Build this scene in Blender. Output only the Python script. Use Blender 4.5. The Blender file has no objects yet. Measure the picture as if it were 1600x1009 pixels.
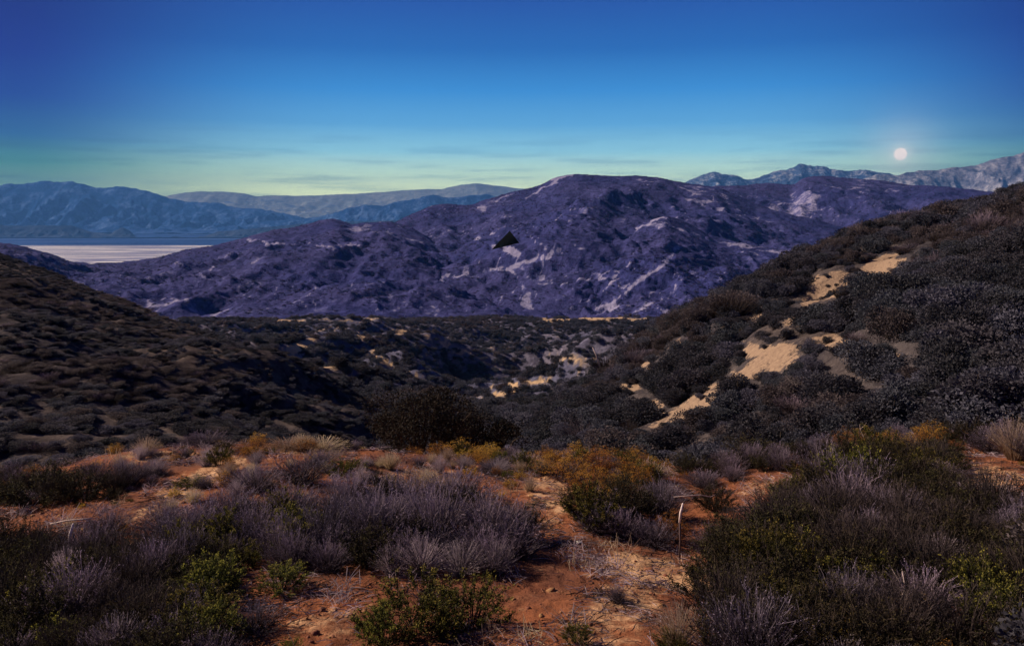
import bpy, math, random
import numpy as np
from mathutils import Vector

random.seed(7); RNG = np.random.default_rng(7)
SC = bpy.context.scene
COL = SC.collection

# ------------------------------------------------------------------ camera
F = 1256.0; CX = 800.0; CY = 504.5
HORIZON = 330.0
PITCH = math.atan((CY - HORIZON) / F)
SP, CP = math.sin(PITCH), math.cos(PITCH)
cam_d = bpy.data.cameras.new('camera'); cam = bpy.data.objects.new('camera', cam_d); COL.objects.link(cam)
cam_d.sensor_fit = 'HORIZONTAL'; cam_d.sensor_width = 36.0; cam_d.lens = 36.0 * F / 1600.0
cam_d.clip_start = 0.1; cam_d.clip_end = 120000.0
cam.location = (0, 0, 0); cam.rotation_euler = (math.pi / 2 - PITCH, 0, 0)
SC.camera = cam

# ------------------------------------------------------------------ light
SUN_EL, SUN_AZ = math.radians(33.0), math.radians(-72.0)      # azimuth from +Y (view direction) towards +X
w = bpy.data.worlds.new('World'); SC.world = w; w.use_nodes = True
nt = w.node_tree; nt.nodes.clear()
def N(t, typ, **kw):
    n = t.nodes.new(typ)
    for k, v in kw.items(): setattr(n, k, v)
    return n
def srgb(r, g, b):
    f = lambda c: (c / 255 / 12.92) if c <= 10.31 else ((c / 255 + 0.055) / 1.055) ** 2.4
    return (f(r), f(g), f(b), 1.0)
def hdr(r, g, b, k):
    c = srgb(r, g, b); return (c[0] * k, c[1] * k, c[2] * k, 1.0)
def math_n(t, op, a, b=None, c=None, clamp=False):
    n = N(t, 'ShaderNodeMath', operation=op); n.use_clamp = clamp
    for i, v in enumerate((a, b, c)):
        if v is None: continue
        if isinstance(v, (int, float)): n.inputs[i].default_value = v
        else: t.links.new(v, n.inputs[i])
    return n.outputs[0]
def ramp(t, fac, stops, interp='LINEAR'):
    n = N(t, 'ShaderNodeValToRGB'); e = n.color_ramp; e.interpolation = interp
    while len(e.elements) < len(stops): e.elements.new(0.5)
    for el, (p, c) in zip(e.elements, stops): el.position = p; el.color = c
    t.links.new(fac, n.inputs[0]); return n.outputs[0]
def mixc(t, fac, a, b, mode='MIX'):
    n = N(t, 'ShaderNodeMix', data_type='RGBA', blend_type=mode)
    for i, v in ((0, fac), (6, a), (7, b)):
        if isinstance(v, (int, float)): n.inputs[i].default_value = v
        elif isinstance(v, tuple): n.inputs[i].default_value = v
        else: t.links.new(v, n.inputs[i])
    return n.outputs[2]
tc = N(nt, 'ShaderNodeTexCoord'); sx = N(nt, 'ShaderNodeSeparateXYZ'); nt.links.new(tc.outputs['Generated'], sx.inputs[0])
X_, Y_, Z_ = sx.outputs
zc_ = math_n(nt, 'MULTIPLY', Z_, 2.5, clamp=True)
S = lambda py: max(0.0, min(1.0, 2.5 * math.sin(math.atan((HORIZON - py) / F))))
mid = ramp(nt, zc_, [(0, hdr(220, 222, 160, 2.1)), (S(300), hdr(214, 224, 166, 2.0)), (S(275), hdr(192, 220, 188, 1.55)), (S(240), hdr(136, 194, 210, 1.35)),
                     (S(200), hdr(92, 166, 216, 1.15)), (S(150), hdr(54, 140, 210, 1.1)), (S(90), srgb(32, 106, 186)), (S(0), srgb(30, 74, 162)), (1, srgb(22, 40, 110))])
edge = ramp(nt, zc_, [(0, hdr(146, 168, 116, 1.3)), (S(300), hdr(122, 160, 118, 1.3)), (S(265), hdr(66, 138, 128, 1.15)), (S(230), srgb(30, 100, 154)),
                      (S(180), srgb(4, 62, 150)), (S(120), srgb(6, 40, 138)), (S(0), srgb(12, 24, 110)), (1, srgb(10, 16, 70))])
hl = math_n(nt, 'SQRT', math_n(nt, 'ADD', math_n(nt, 'MULTIPLY', X_, X_), math_n(nt, 'ADD', math_n(nt, 'MULTIPLY', Y_, Y_), 1e-5)))
ca = math_n(nt, 'DIVIDE', math_n(nt, 'ADD', math_n(nt, 'MULTIPLY', X_, 0.045), math_n(nt, 'MULTIPLY', Y_, 0.999)), hl)
mr = N(nt, 'ShaderNodeMapRange', interpolation_type='SMOOTHSTEP'); nt.links.new(ca, mr.inputs[0])
mr.inputs[1].default_value = 0.83; mr.inputs[2].default_value = 0.985
skyc = mixc(nt, mr.outputs[0], edge, mid)
# thin stretched cloud wisps low over the horizon
az = math_n(nt, 'ARCTAN2', X_, Y_)
cv = N(nt, 'ShaderNodeCombineXYZ'); nt.links.new(math_n(nt, 'MULTIPLY', az, 7.0), cv.inputs[0]); nt.links.new(math_n(nt, 'MULTIPLY', Z_, 95.0), cv.inputs[1])
cn = N(nt, 'ShaderNodeTexNoise'); cn.inputs['Scale'].default_value = 1.0; cn.inputs['Detail'].default_value = 5; nt.links.new(cv.outputs[0], cn.inputs[0])
cr = N(nt, 'ShaderNodeMapRange', interpolation_type='SMOOTHSTEP'); nt.links.new(cn.outputs[0], cr.inputs[0]); cr.inputs[1].default_value = 0.47; cr.inputs[2].default_value = 0.66
band = N(nt, 'ShaderNodeMapRange', interpolation_type='SMOOTHSTEP'); nt.links.new(Z_, band.inputs[0]); band.inputs[1].default_value = 0.115; band.inputs[2].default_value = 0.035
cm = math_n(nt, 'MULTIPLY', math_n(nt, 'MULTIPLY', cr.outputs[0], band.outputs[0]), 0.75)
skyc = mixc(nt, cm, skyc, mixc(nt, 1.0, skyc, (0.55, 0.62, 0.75, 1), 'MULTIPLY'))
# faint brightening of the air around the low pale disc
vm = N(nt, 'ShaderNodeVectorMath', operation='DOT_PRODUCT'); nt.links.new(tc.outputs['Generated'], vm.inputs[0])
_md = Vector(((1407 - CX) / F, CP + -(241 - CY) / F * SP, -SP + -(241 - CY) / F * CP)).normalized(); vm.inputs[1].default_value = _md
glow = math_n(nt, 'POWER', math_n(nt, 'MAXIMUM', vm.outputs['Value'], 0.0), 1800.0)
glow2 = math_n(nt, 'POWER', math_n(nt, 'MAXIMUM', vm.outputs['Value'], 0.0), 25000.0)
skyc = mixc(nt, math_n(nt, 'ADD', math_n(nt, 'MULTIPLY', glow, .22), math_n(nt, 'MULTIPLY', glow2, .45)), skyc, (1.1, 1.0, .92, 1))
tsky = N(nt, 'ShaderNodeTexSky', sky_type='NISHITA'); tsky.sun_disc = False
tsky.sun_elevation = SUN_EL; tsky.sun_rotation = SUN_AZ; tsky.altitude = 900; tsky.air_density = 1.2; tsky.ozone_density = 3.0
bg1 = N(nt, 'ShaderNodeBackground'); nt.links.new(tsky.outputs[0], bg1.inputs[0]); bg1.inputs[1].default_value = 0.003
bg2 = N(nt, 'ShaderNodeBackground'); nt.links.new(skyc, bg2.inputs[0]); bg2.inputs[1].default_value = 0.80
ad = N(nt, 'ShaderNodeAddShader'); nt.links.new(bg1.outputs[0], ad.inputs[0]); nt.links.new(bg2.outputs[0], ad.inputs[1])
wo = N(nt, 'ShaderNodeOutputWorld'); nt.links.new(ad.outputs[0], wo.inputs[0])

sd = bpy.data.lights.new('sun', 'SUN'); sun = bpy.data.objects.new('sun', sd); COL.objects.link(sun)
sd.energy = 5.0; sd.angle = math.radians(0.5); sd.color = (1.0, 0.78, 0.56)
sdir = Vector((math.sin(SUN_AZ) * math.cos(SUN_EL), math.cos(SUN_AZ) * math.cos(SUN_EL), math.sin(SUN_EL)))
sun.rotation_euler = sdir.to_track_quat('Z', 'Y').to_euler(); sun.location = sdir * 100
SC.view_settings.view_transform = 'Standard'; SC.view_settings.look = 'None'
SC.view_settings.exposure = 0.32; SC.view_settings.gamma = 1.0; SC.view_settings.use_curve_mapping = False
SC.cycles.use_denoising = True
SC.cycles.max_bounces = 5; SC.cycles.diffuse_bounces = 2; SC.cycles.volume_bounces = 0; SC.cycles.transparent_max_bounces = 8
SC.cycles.transmission_bounces = 2

# ------------------------------------------------------------------ helpers
def ray(px, py):
    cx = (np.asarray(px, float) - CX) / F; cy = -(np.asarray(py, float) - CY) / F
    return cx, CP + cy * SP, -SP + cy * CP
def at(px, py, Y):
    x, y, z = ray(px, py); k = Y / y
    return x * k, Y + 0 * k, z * k
def proj(X, Y, Z):
    d = Y * CP - Z * SP; u = Y * SP + Z * CP
    d = np.maximum(d, 1e-3)
    return CX + F * X / d, CY - F * u / d

def _hash(ix, iy, seed):
    h = (ix.astype(np.int64) * 374761393 + iy.astype(np.int64) * 668265263 + seed * 974634777) & 0xffffffff
    h = ((h ^ (h >> 13)) * 1274126177) & 0xffffffff
    return ((h ^ (h >> 16)) & 0xffffff) / float(0xffffff)
def vn(x, y, seed=0):
    x = np.asarray(x, float); y = np.asarray(y, float)
    ix = np.floor(x); iy = np.floor(y); fx = x - ix; fy = y - iy
    u = fx * fx * fx * (fx * (fx * 6 - 15) + 10); v = fy * fy * fy * (fy * (fy * 6 - 15) + 10)
    a = _hash(ix, iy, seed); b = _hash(ix + 1, iy, seed); c = _hash(ix, iy + 1, seed); d = _hash(ix + 1, iy + 1, seed)
    return (a + (b - a) * u) * (1 - v) + (c + (d - c) * u) * v
def fbm(x, y, o=4, seed=0, g=0.5):
    s = 0; a = 1; t = 0; x = np.asarray(x, float); y = np.asarray(y, float)
    for i in range(o):
        s = s + a * (vn(x, y, seed + i * 17) * 2 - 1); t += a; a *= g
        x, y = x * 1.62 + y * 1.21 + 3.1, y * 1.62 - x * 1.21 + 7.7
    return s / t
def ridged(x, y, o=4, seed=0, g=0.5):
    s = 0; a = 1; t = 0; x = np.asarray(x, float); y = np.asarray(y, float)
    for i in range(o):
        s = s + a * (1 - np.abs(vn(x, y, seed + i * 17) * 2 - 1) * 1.6); t += a; a *= g
        x, y = x * 1.62 + y * 1.21 + 3.1, y * 1.62 - x * 1.21 + 7.7
    return s / t
def sstep(a, b, x):
    t = np.clip((x - a) / (b - a), 0, 1); return t * t * (3 - 2 * t)

def mesh_from(name, V, faces, mats=(), fmat=None, attrs=None, smooth=False):
    """V (n,3); faces: (m,k) int array, or a list of such arrays (k may differ)"""
    me = bpy.data.meshes.new(name)
    fl = faces if isinstance(faces, list) else [faces]
    fl = [f for f in fl if len(f)]
    loops = np.concatenate([f.ravel() for f in fl]).astype(np.int32)
    sizes = np.concatenate([np.full(len(f), f.shape[1], np.int32) for f in fl])
    starts = np.concatenate([[0], np.cumsum(sizes)[:-1]]).astype(np.int32)
    me.vertices.add(len(V)); me.vertices.foreach_set('co', np.asarray(V, np.float32).ravel())
    me.loops.add(len(loops)); me.loops.foreach_set('vertex_index', loops)
    me.polygons.add(len(sizes)); me.polygons.foreach_set('loop_start', starts)
    for m in mats: me.materials.append(m)
    if fmat is not None: me.polygons.foreach_set('material_index', np.asarray(fmat, np.int32))
    if smooth: me.polygons.foreach_set('use_smooth', np.ones(len(sizes), bool))
    for k, v in (attrs or {}).items():
        a = me.attributes.new(k, 'FLOAT', 'POINT'); a.data.foreach_set('value', np.asarray(v, np.float32))
    me.update(calc_edges=True); me.validate()
    return me
def obj(name, me, parent=None, **props):
    o = bpy.data.objects.new(name, me); COL.objects.link(o)
    if parent is not None: o.parent = parent
    for k, v in props.items(): o[k] = v
    return o
def tag(o, label=None, category=None, group=None, kind=None):
    for k, v in (('label', label), ('category', category), ('group', group), ('kind', kind)):
        if v: o[k] = v
    return o

# ------------------------------------------------------------------ materials
def new_mat(name):
    m = bpy.data.materials.new(name); m.use_nodes = True; t = m.node_tree; t.nodes.clear()
    out = N(t, 'ShaderNodeOutputMaterial'); return m, t, out
def principled(t, col, rough=0.9, spec=0.15):
    p = N(t, 'ShaderNodeBsdfPrincipled')
    if isinstance(col, tuple): p.inputs['Base Color'].default_value = col
    else: t.links.new(col, p.inputs['Base Color'])
    p.inputs['Roughness'].default_value = rough; p.inputs['Specular IOR Level'].default_value = spec
    return p
def noise(t, vec, scale, detail=4, rough=0.55, dist=0.0):
    n = N(t, 'ShaderNodeTexNoise'); n.inputs['Scale'].default_value = scale; n.inputs['Detail'].default_value = detail
    n.inputs['Roughness'].default_value = rough; n.inputs['Distortion'].default_value = dist
    if vec is not None: t.links.new(vec, n.inputs['Vector'])
    return n.outputs[0]
def mrange(t, v, a, b, c=0.0, d=1.0, smooth=True):
    n = N(t, 'ShaderNodeMapRange'); 
    if smooth: n.interpolation_type = 'SMOOTHSTEP'
    t.links.new(v, n.inputs[0])
    for i, x in enumerate((a, b, c, d)): n.inputs[i + 1].default_value = x
    return n.outputs[0]

def leaf_mat(name, cols, trans=0.3, tip=None, rough=0.75, objvar=0.35):
    """cols: stops over a per-leaf random value; attribute 'tip' (0..1) blends to the colour of new growth, and paints upper parts as sunlit"""
    m, t, out = new_mat(name)
    g = N(t, 'ShaderNodeNewGeometry'); oi = N(t, 'ShaderNodeObjectInfo')
    c = ramp(t, g.outputs['Random Per Island'], [(i / max(1, len(cols) - 1), (*k, 1)) for i, k in enumerate(cols)])
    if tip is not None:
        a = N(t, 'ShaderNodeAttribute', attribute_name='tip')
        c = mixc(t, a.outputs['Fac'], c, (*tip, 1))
    hs = N(t, 'ShaderNodeHueSaturation'); t.links.new(c, hs.inputs['Color'])
    t.links.new(math_n(t, 'MULTIPLY_ADD', oi.outputs['Random'], objvar * 2, 1 - objvar), hs.inputs['Value'])
    hs.inputs['Saturation'].default_value = 1.0
    t.links.new(math_n(t, 'MULTIPLY_ADD', oi.outputs['Random'], 0.05, 0.475), hs.inputs['Hue'])
    p = principled(t, hs.outputs[0], rough, 0.12)
    tr = N(t, 'ShaderNodeBsdfTranslucent'); t.links.new(hs.outputs[0], tr.inputs[0])
    mx = N(t, 'ShaderNodeMixShader'); mx.inputs[0].default_value = trans
    t.links.new(p.outputs[0], mx.inputs[1]); t.links.new(tr.outputs[0], mx.inputs[2]); t.links.new(mx.outputs[0], out.inputs[0])
    return m
def plain_mat(name, col, rough=0.85, var=0.4, scale=30):
    m, t, out = new_mat(name)
    tcn = N(t, 'ShaderNodeTexCoord')
    n = noise(t, tcn.outputs['Object'], scale)
    c = mixc(t, n, tuple(x * (1 - var) for x in col) + (1,), tuple(min(1, x * (1 + var)) for x in col) + (1,))
    p = principled(t, c, rough); b = N(t, 'ShaderNodeBump'); b.inputs['Strength'].default_value = 0.4; b.inputs['Distance'].default_value = 0.01
    t.links.new(n, b.inputs['Height']); t.links.new(b.outputs[0], p.inputs['Normal']); t.links.new(p.outputs[0], out.inputs[0])
    return m

M = {}
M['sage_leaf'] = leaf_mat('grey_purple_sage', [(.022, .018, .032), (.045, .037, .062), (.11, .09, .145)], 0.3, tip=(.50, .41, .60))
M['dim_leaf'] = leaf_mat('darkened_sage_leaf', [(.012, .010, .012), (.022, .018, .022), (.045, .036, .042)], 0.25, tip=(.10, .08, .09))  # sage colours darkened to paint the dim lower corners
M['dim_stem'] = leaf_mat('darkened_sage_stem', [(.014, .010, .010), (.028, .021, .022), (.06, .046, .048)], 0.1, tip=(.15, .115, .125))  # stems of the same darkened sage, corner shade put into the colour
M['sage_stem'] = leaf_mat('dry_stem', [(.025, .018, .022), (.055, .042, .055), (.14, .11, .13)], 0.1, tip=(.48, .39, .56))
M['green_leaf'] = leaf_mat('yellow_green_leaf', [(.014, .017, .007), (.035, .04, .012), (.08, .085, .02)], 0.35, tip=(.30, .26, .06))
M['dark_leaf'] = leaf_mat('dark_green_leaf', [(.008, .008, .007), (.016, .015, .012), (.036, .030, .022)], 0.25, tip=(.10, .085, .035))  # dark shrub leaf, near black so it also paints the corner shade
M['rust_leaf'] = leaf_mat('rust_flower', [(.14, .045, .012), (.42, .17, .03), (.68, .36, .06)], 0.5, tip=(.86, .54, .12))
M['straw'] = leaf_mat('straw_blade', [(.20, .13, .08), (.36, .26, .17), (.52, .42, .33)], 0.35, tip=(.50, .42, .40))
M['lilac_straw'] = leaf_mat('bleached_lilac_blade', [(.17, .13, .16), (.32, .26, .32), (.50, .43, .50)], 0.3, tip=(.50, .42, .52))
M['bark'] = plain_mat('bark', (.06, .045, .038))
M['dead_wood'] = plain_mat('bleached_wood', (.62, .50, .50), var=.3, scale=60)
M['stake_wood'] = plain_mat('shadow_dark_stake', (.10, .07, .08), var=.4, scale=60)
M['white_paint'] = plain_mat('white_paint', (.80, .70, .74), var=.15, scale=80)
M['hill_dark'] = leaf_mat('chaparral_dark', [(.036, .036, .052), (.048, .048, .066), (.062, .061, .084)], 0.25, objvar=.25)
M['hill_sage'] = leaf_mat('chaparral_grey', [(.062, .066, .098), (.078, .082, .118), (.098, .101, .145)], 0.25, objvar=.25)
M['hill_brown'] = leaf_mat('chaparral_brown', [(.070, .058, .070), (.090, .075, .088), (.115, .095, .110)], 0.25, objvar=.25)

# ground (near): red-orange soil with pale trodden sand
def soil_mat():
    m, t, out = new_mat('red_soil')
    g = N(t, 'ShaderNodeNewGeometry'); P = g.outputs['Position']
    a = N(t, 'ShaderNodeAttribute', attribute_name='pale')
    n1 = noise(t, P, 0.9, 5); n2 = noise(t, P, 7.0, 6, 0.65); n3 = noise(t, P, 45.0, 4, 0.7)
    red = mixc(t, n2, (.15, .045, .025, 1), (.42, .17, .085, 1))
    red = mixc(t, mrange(t, n1, .35, .65), red, mixc(t, n3, (.08, .035, .030, 1), (.26, .11, .07, 1)))
    pale = mixc(t, n2, (.46, .24, .13, 1), (.70, .48, .31, 1))
    k = math_n(t, 'ADD', math_n(t, 'MULTIPLY', a.outputs['Fac'], .8), math_n(t, 'ADD', math_n(t, 'MULTIPLY', math_n(t, 'SUBTRACT', n2, .5), 1.6), math_n(t, 'MULTIPLY', math_n(t, 'SUBTRACT', noise(t, P, 2.6, 5, .6), .5), 1.8)))
    c = mixc(t, mrange(t, k, .15, .95), red, pale)
    c = mixc(t, mrange(t, n3, .56, .70), c, (.10, .055, .045, 1))
    c = mixc(t, mrange(t, noise(t, P, 1.7, 6, .7, .5), .54, .68), c, mixc(t, 1.0, c, (.50, .46, .52, 1), 'MULTIPLY'))
    p = principled(t, c, .95, .05)
    h = math_n(t, 'ADD', math_n(t, 'MULTIPLY', n2, .6), math_n(t, 'MULTIPLY', n3, .3))
    b = N(t, 'ShaderNodeBump'); b.inputs['Strength'].default_value = 1.0; b.inputs['Distance'].default_value = .05
    t.links.new(h, b.inputs['Height']); t.links.new(b.outputs[0], p.inputs['Normal']); t.links.new(p.outputs[0], out.inputs[0])
    return m
def hill_mat(name, d0, d1, s0, s1, sc, bump, lum=1.0, thr=.5, halo=None, rag=1.1):
    """brush cover d0..d1, bare soil s0..s1 where attribute 'bare' (broken up by noise) is high; sc: feature frequency per metre"""
    m, t, out = new_mat(name)
    g = N(t, 'ShaderNodeNewGeometry'); P = g.outputs['Position']
    a = N(t, 'ShaderNodeAttribute', attribute_name='bare')
    n1 = noise(t, P, sc, 6, .62); n2 = noise(t, P, sc * 6, 4, .65); n3 = noise(t, P, sc * .16, 4, .55)
    c = mixc(t, mrange(t, n1, .32, .68), (*d0, 1), (*d1, 1))
    c = mixc(t, mrange(t, n2, .5, .75), c, (*[x * 1.5 for x in d1], 1))
    c = mixc(t, mrange(t, n3, .35, .65), c, mixc(t, 1.0, c, (.72, .80, .95, 1), 'MULTIPLY'))
    c = mixc(t, mrange(t, noise(t, P, sc * 1.9, 4, .6, .4), .50, .62), c, mixc(t, 1.0, c, (.62, .62, .66, 1), 'MULTIPLY'))
    soil = mixc(t, n2, (*s0, 1), (*s1, 1))
    k = math_n(t, 'ADD', a.outputs['Fac'], math_n(t, 'ADD', math_n(t, 'MULTIPLY', math_n(t, 'SUBTRACT', n1, .5), rag), math_n(t, 'MULTIPLY', math_n(t, 'SUBTRACT', n2, .5), .8)))
    c = mixc(t, math_n(t, 'MULTIPLY', mrange(t, k, thr - .38, thr - .02), .75), c, (*halo, 1)) if halo else c
    c = mixc(t, mrange(t, k, thr - .12, thr + .22), c, soil)
    p = principled(t, c, .95, .03)
    h = math_n(t, 'ADD', math_n(t, 'MULTIPLY', n1, .6), math_n(t, 'MULTIPLY', n2, .35))
    b = N(t, 'ShaderNodeBump'); b.inputs['Strength'].default_value = 1.0; b.inputs['Distance'].default_value = bump
    t.links.new(h, b.inputs['Height']); t.links.new(b.outputs[0], p.inputs['Normal']); t.links.new(p.outputs[0], out.inputs[0])
    return m

# ------------------------------------------------------------------ terrain sheets
class Sheet:
    """A hill as a real height field: a crest line and a foot line, each with its own distance."""
    def __init__(s, crest, foot, back=0.45, rnd=0.25, k=1.0, amp=(), seed=1, floor=-400, env_crest=0.12, smooth=5):
        def tab(pts):
            p = np.array(pts, float); x, y, z = at(p[:, 0], p[:, 1], p[:, 2]); sl = x / y
            o = np.argsort(sl); return sl[o], y[o], z[o]
        cs, cy, cz = tab(crest); fs, fy, fz = tab(foot)
        s.g = np.linspace(-1.3, 1.3, 2601)
        sm = lambda v: np.convolve(np.pad(v, smooth, 'edge'), np.ones(2 * smooth + 1) / (2 * smooth + 1), 'valid')
        s.Yc = sm(np.interp(s.g, cs, cy)); s.zt = np.interp(s.g, cs, cz / cy)       # slope angle interpolates better than z
        s.zc = sm(s.zt) * s.Yc
        s.Yf = sm(np.interp(s.g, fs, fy)); s.zf = sm(np.interp(s.g, fs, fz / fy)) * s.Yf
        s.back, s.rnd, s.k, s.amp, s.seed, s.floor, s.ec = back, rnd, k, amp, seed, floor, env_crest
    def z(s, sl, Y):
        Yc = np.interp(sl, s.g, s.Yc); zc = np.interp(sl, s.g, s.zc); Yf = np.interp(sl, s.g, s.Yf); zf = np.interp(sl, s.g, s.zf)
        D = Yc - Yf; t = (Y - Yf) / D
        tt = np.clip(t, 0, None) ** s.k; tt = np.where(t < 0, t * .9, tt)
        fr = zf + (zc - zf) * np.minimum(tt, 1.6)
        fr = np.where(t > 1, zc + (zc - zf) * s.k * (t - 1), fr)
        bk = zc - s.back * (Y - Yc)
        r = s.rnd * D * .2 + 1e-6
        h = np.clip(.5 + .5 * (bk - fr) / r, 0, 1)
        z = bk * (1 - h) + fr * h - r * h * (1 - h) + r * .25
        env = np.clip(sstep(-.05, .25, t) * (1 - sstep(.62, 1.0, t)) + s.ec, 0, 1.0) + sstep(1.05, 1.4, t) * (1 - s.ec)
        X = sl * Y
        for (a, L, kind) in s.amp:
            if kind == 'v':                                                          # a ravine winding down the middle
                z = z - a * sstep(.0, .25, t) * (1 - sstep(.75, 1.0, t)) * np.clip(1 - np.abs(sl - (-.01 + .05 * np.sin(Y / 55.0 + 1.0))) / L, 0, 1)
            elif kind == 'r': z = z + env * a * (ridged(X / L, Y / L, 4, s.seed) - .45)
            elif kind == 'f': z = z + env * a * fbm(X / L, Y / L, 4, s.seed + 5)
            elif kind == 'c': z = z + a * fbm(X / L, Y / L, 3, s.seed + 9)            # also on the crest: brushy outline
            elif kind == 'g':                                                        # gullies running down from the crest
                if s.k > 2: env = env * sstep(.15, .6, t)
                q = X / L + 0.35 * fbm(X / L * .7, Y / L * .7, 3, s.seed + 21)
                z = z + env * a * (ridged(q, t * 1.3 + 5, 4, s.seed + 3, .55) - .45)
        return np.maximum(z, s.floor)
    def build(s, name, mat, s0, s1, ns, t0, t1, nt_, lines=(), blobs=(), power=1.0, kind='structure', veins=None):
        sl = np.linspace(s0, s1, ns); tv = t0 + (t1 - t0) * np.linspace(0, 1, nt_) ** power
        SL, T = np.meshgrid(sl, tv)
        Yc = np.interp(SL, s.g, s.Yc); Yf = np.interp(SL, s.g, s.Yf); Y = np.maximum(Yf + T * (Yc - Yf), 2.0)
        Z = s.z(SL, Y); X = SL * Y
        V = np.stack([X, Y, Z], -1).reshape(-1, 3)
        px, py = proj(V[:, 0], V[:, 1], V[:, 2])
        B = bare(px, py, lines, blobs)
        if veins:
            L, st = veins; x = V[:, 0] / L + 1.1 * fbm(V[:, 0] / L, V[:, 1] / L, 3, s.seed + 40); y = V[:, 1] / L * .6 + 1.1 * fbm(V[:, 0] / L + 9, V[:, 1] / L, 3, s.seed + 41)
            r = 1 - np.abs(2 * vn(x, y, s.seed + 42) - 1); r2 = 1 - np.abs(2 * vn(x * 2.3 + 4, y * 2.3, s.seed + 43) - 1)
            msk = sstep(.35, .62, vn(V[:, 0] / L * .5, V[:, 1] / L * .5, s.seed + 44))
            B = np.maximum(B, st * msk * sstep(655, 610, py) * np.maximum(sstep(.91, 1.0, r), .85 * sstep(.91, 1.0, r2)))
        me = mesh_from(name, V, grid(nt_, ns), [mat], attrs={'bare': B}, smooth=True)
        return obj(name, me, kind=kind)
def grid(r, c):
    i = (np.arange(r - 1)[:, None] * c + np.arange(c - 1)[None, :]).ravel()
    return np.stack([i, i + 1, i + c + 1, i + c], -1)
def bare(px, py, lines, blobs, soft=1.0):
    wx = px + 9 * fbm(px / 13, py / 9, 3, 77); wy = py + 5 * fbm(px / 13, py / 9, 3, 99)
    b = np.zeros_like(px)
    wv = .45 + 1.2 * vn(px / 17, py / 11, 55)
    for (pts, wd, st) in lines:
        for (x0, y0), (x1, y1) in zip(pts[:-1], pts[1:]):
            dx, dy = x1 - x0, y1 - y0; L2 = dx * dx + dy * dy + 1e-9
            u = np.clip(((wx - x0) * dx + (wy - y0) * dy) / L2, 0, 1)
            d = np.hypot(wx - x0 - u * dx, (wy - y0 - u * dy) * 1.3)
            b = np.maximum(b, st * (.75 + .25 * vn(px / 23, py / 23, 7)) * (1 - sstep(wd * .3, wd * 2.0, d / wv / .8)))
    for (x, y, rx, ry, ang, st) in blobs:
        c, sn = math.cos(math.radians(ang)), math.sin(math.radians(ang))
        u = ((wx - x) * c + (wy - y) * sn) / rx; v = (-(wx - x) * sn + (wy - y) * c) / ry
        b = np.maximum(b, st * (1 - sstep(.65, 1.25, np.hypot(u, v))))
    return b

# near ground of the knoll the camera looks over -------------------------------------------------
CR = np.array([(-500, 800), (-100, 760), (0, 748), (120, 722), (200, 708), (330, 694), (450, 692), (560, 702), (680, 712), (800, 716), (920, 716),
               (1010, 722), (1100, 735), (1180, 716), (1300, 698), (1420, 684), (1600, 672), (2100, 640)], float)
_cs = (CR[:, 0] - CX) / F / (CP - (CR[:, 1] - CY) / F * SP); _czt = ray(CR[:, 0], CR[:, 1])[2] / ray(CR[:, 0], CR[:, 1])[1]
_gs = np.linspace(-2, 2, 2001); _gzt = np.convolve(np.pad(np.interp(_gs, _cs, _czt), 12, 'edge'), np.ones(25) / 25, 'valid')
YC = 15.5
def gz(X, Y, fine=True):
    X = np.asarray(X, float); Y = np.asarray(Y, float)
    sl = np.clip(X / np.maximum(Y, 4.0), -1.9, 1.9)
    yc = YC + 1.2 * fbm(sl * 3, 0 * sl + 2, 2, 4)
    zc = np.interp(sl, _gs, _gzt) * yc
    zn = -2.37 - .1465 * 3.5
    fr = zn + (zc - zn) * (Y - 3.5) / (yc - 3.5)
    bk = zc - .55 * (Y - yc)
    r = .55
    h = np.clip(.5 + .5 * (bk - fr) / r, 0, 1)
    z = bk * (1 - h) + fr * h - r * h * (1 - h) + r * .25
    z = z + .10 * fbm(X / 1.9, Y / 1.9, 3, 31) * sstep(17, 12, Y)
    if fine: z = z + .035 * fbm(X / .35, Y / .35, 3, 41) + .012 * fbm(X / .08, Y / .08, 3, 51)
    return z

s_in = np.linspace(-.78, .78, 760); s_out = np.linspace(.80, 2.2, 40)
sl = np.concatenate([-s_out[::-1], s_in, s_out])
Yv = np.concatenate([np.linspace(-14, 3.2, 24), np.exp(np.linspace(math.log(3.4), math.log(18), 400)), np.linspace(18.3, 48, 60)])
SLg, Yg = np.meshgrid(sl, Yv); Xg = SLg * np.maximum(Yg, 4.0)
Zg = gz(Xg, Yg); Vg = np.stack([Xg, Yg, Zg], -1).reshape(-1, 3)
pxg, pyg = proj(Vg[:, 0], Vg[:, 1], Vg[:, 2])
PALE = [(1010, 892, 95, 26, 8, 1.0), (1060, 905, 60, 20, 10, .9), (985, 930, 60, 30, 0, .6), (860, 770, 45, 26, 30, .75), (850, 800, 30, 30, 60, .5),
        (640, 748, 90, 16, 0, .7), (1540, 745, 70, 20, 5, .85), (1180, 760, 30, 10, -25, .5), (320, 745, 90, 16, -25, .85), (260, 780, 70, 14, -35, .6),
        (480, 700, 90, 10, 0, .8), (330, 712, 60, 9, 0, .7), (510, 975, 60, 26, 0, .5), (360, 930, 60, 20, 0, .4), (950, 980, 80, 40, 0, .55), (240, 712, 60, 8, 0, .6)]
me = mesh_from('ground', Vg, grid(len(Yv), len(sl)), [soil_mat()], attrs={'pale': np.where(Vg[:, 1] > 3, bare(pxg, pyg, (), PALE), .3)}, smooth=True)
obj('ground', me, kind='structure')

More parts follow.
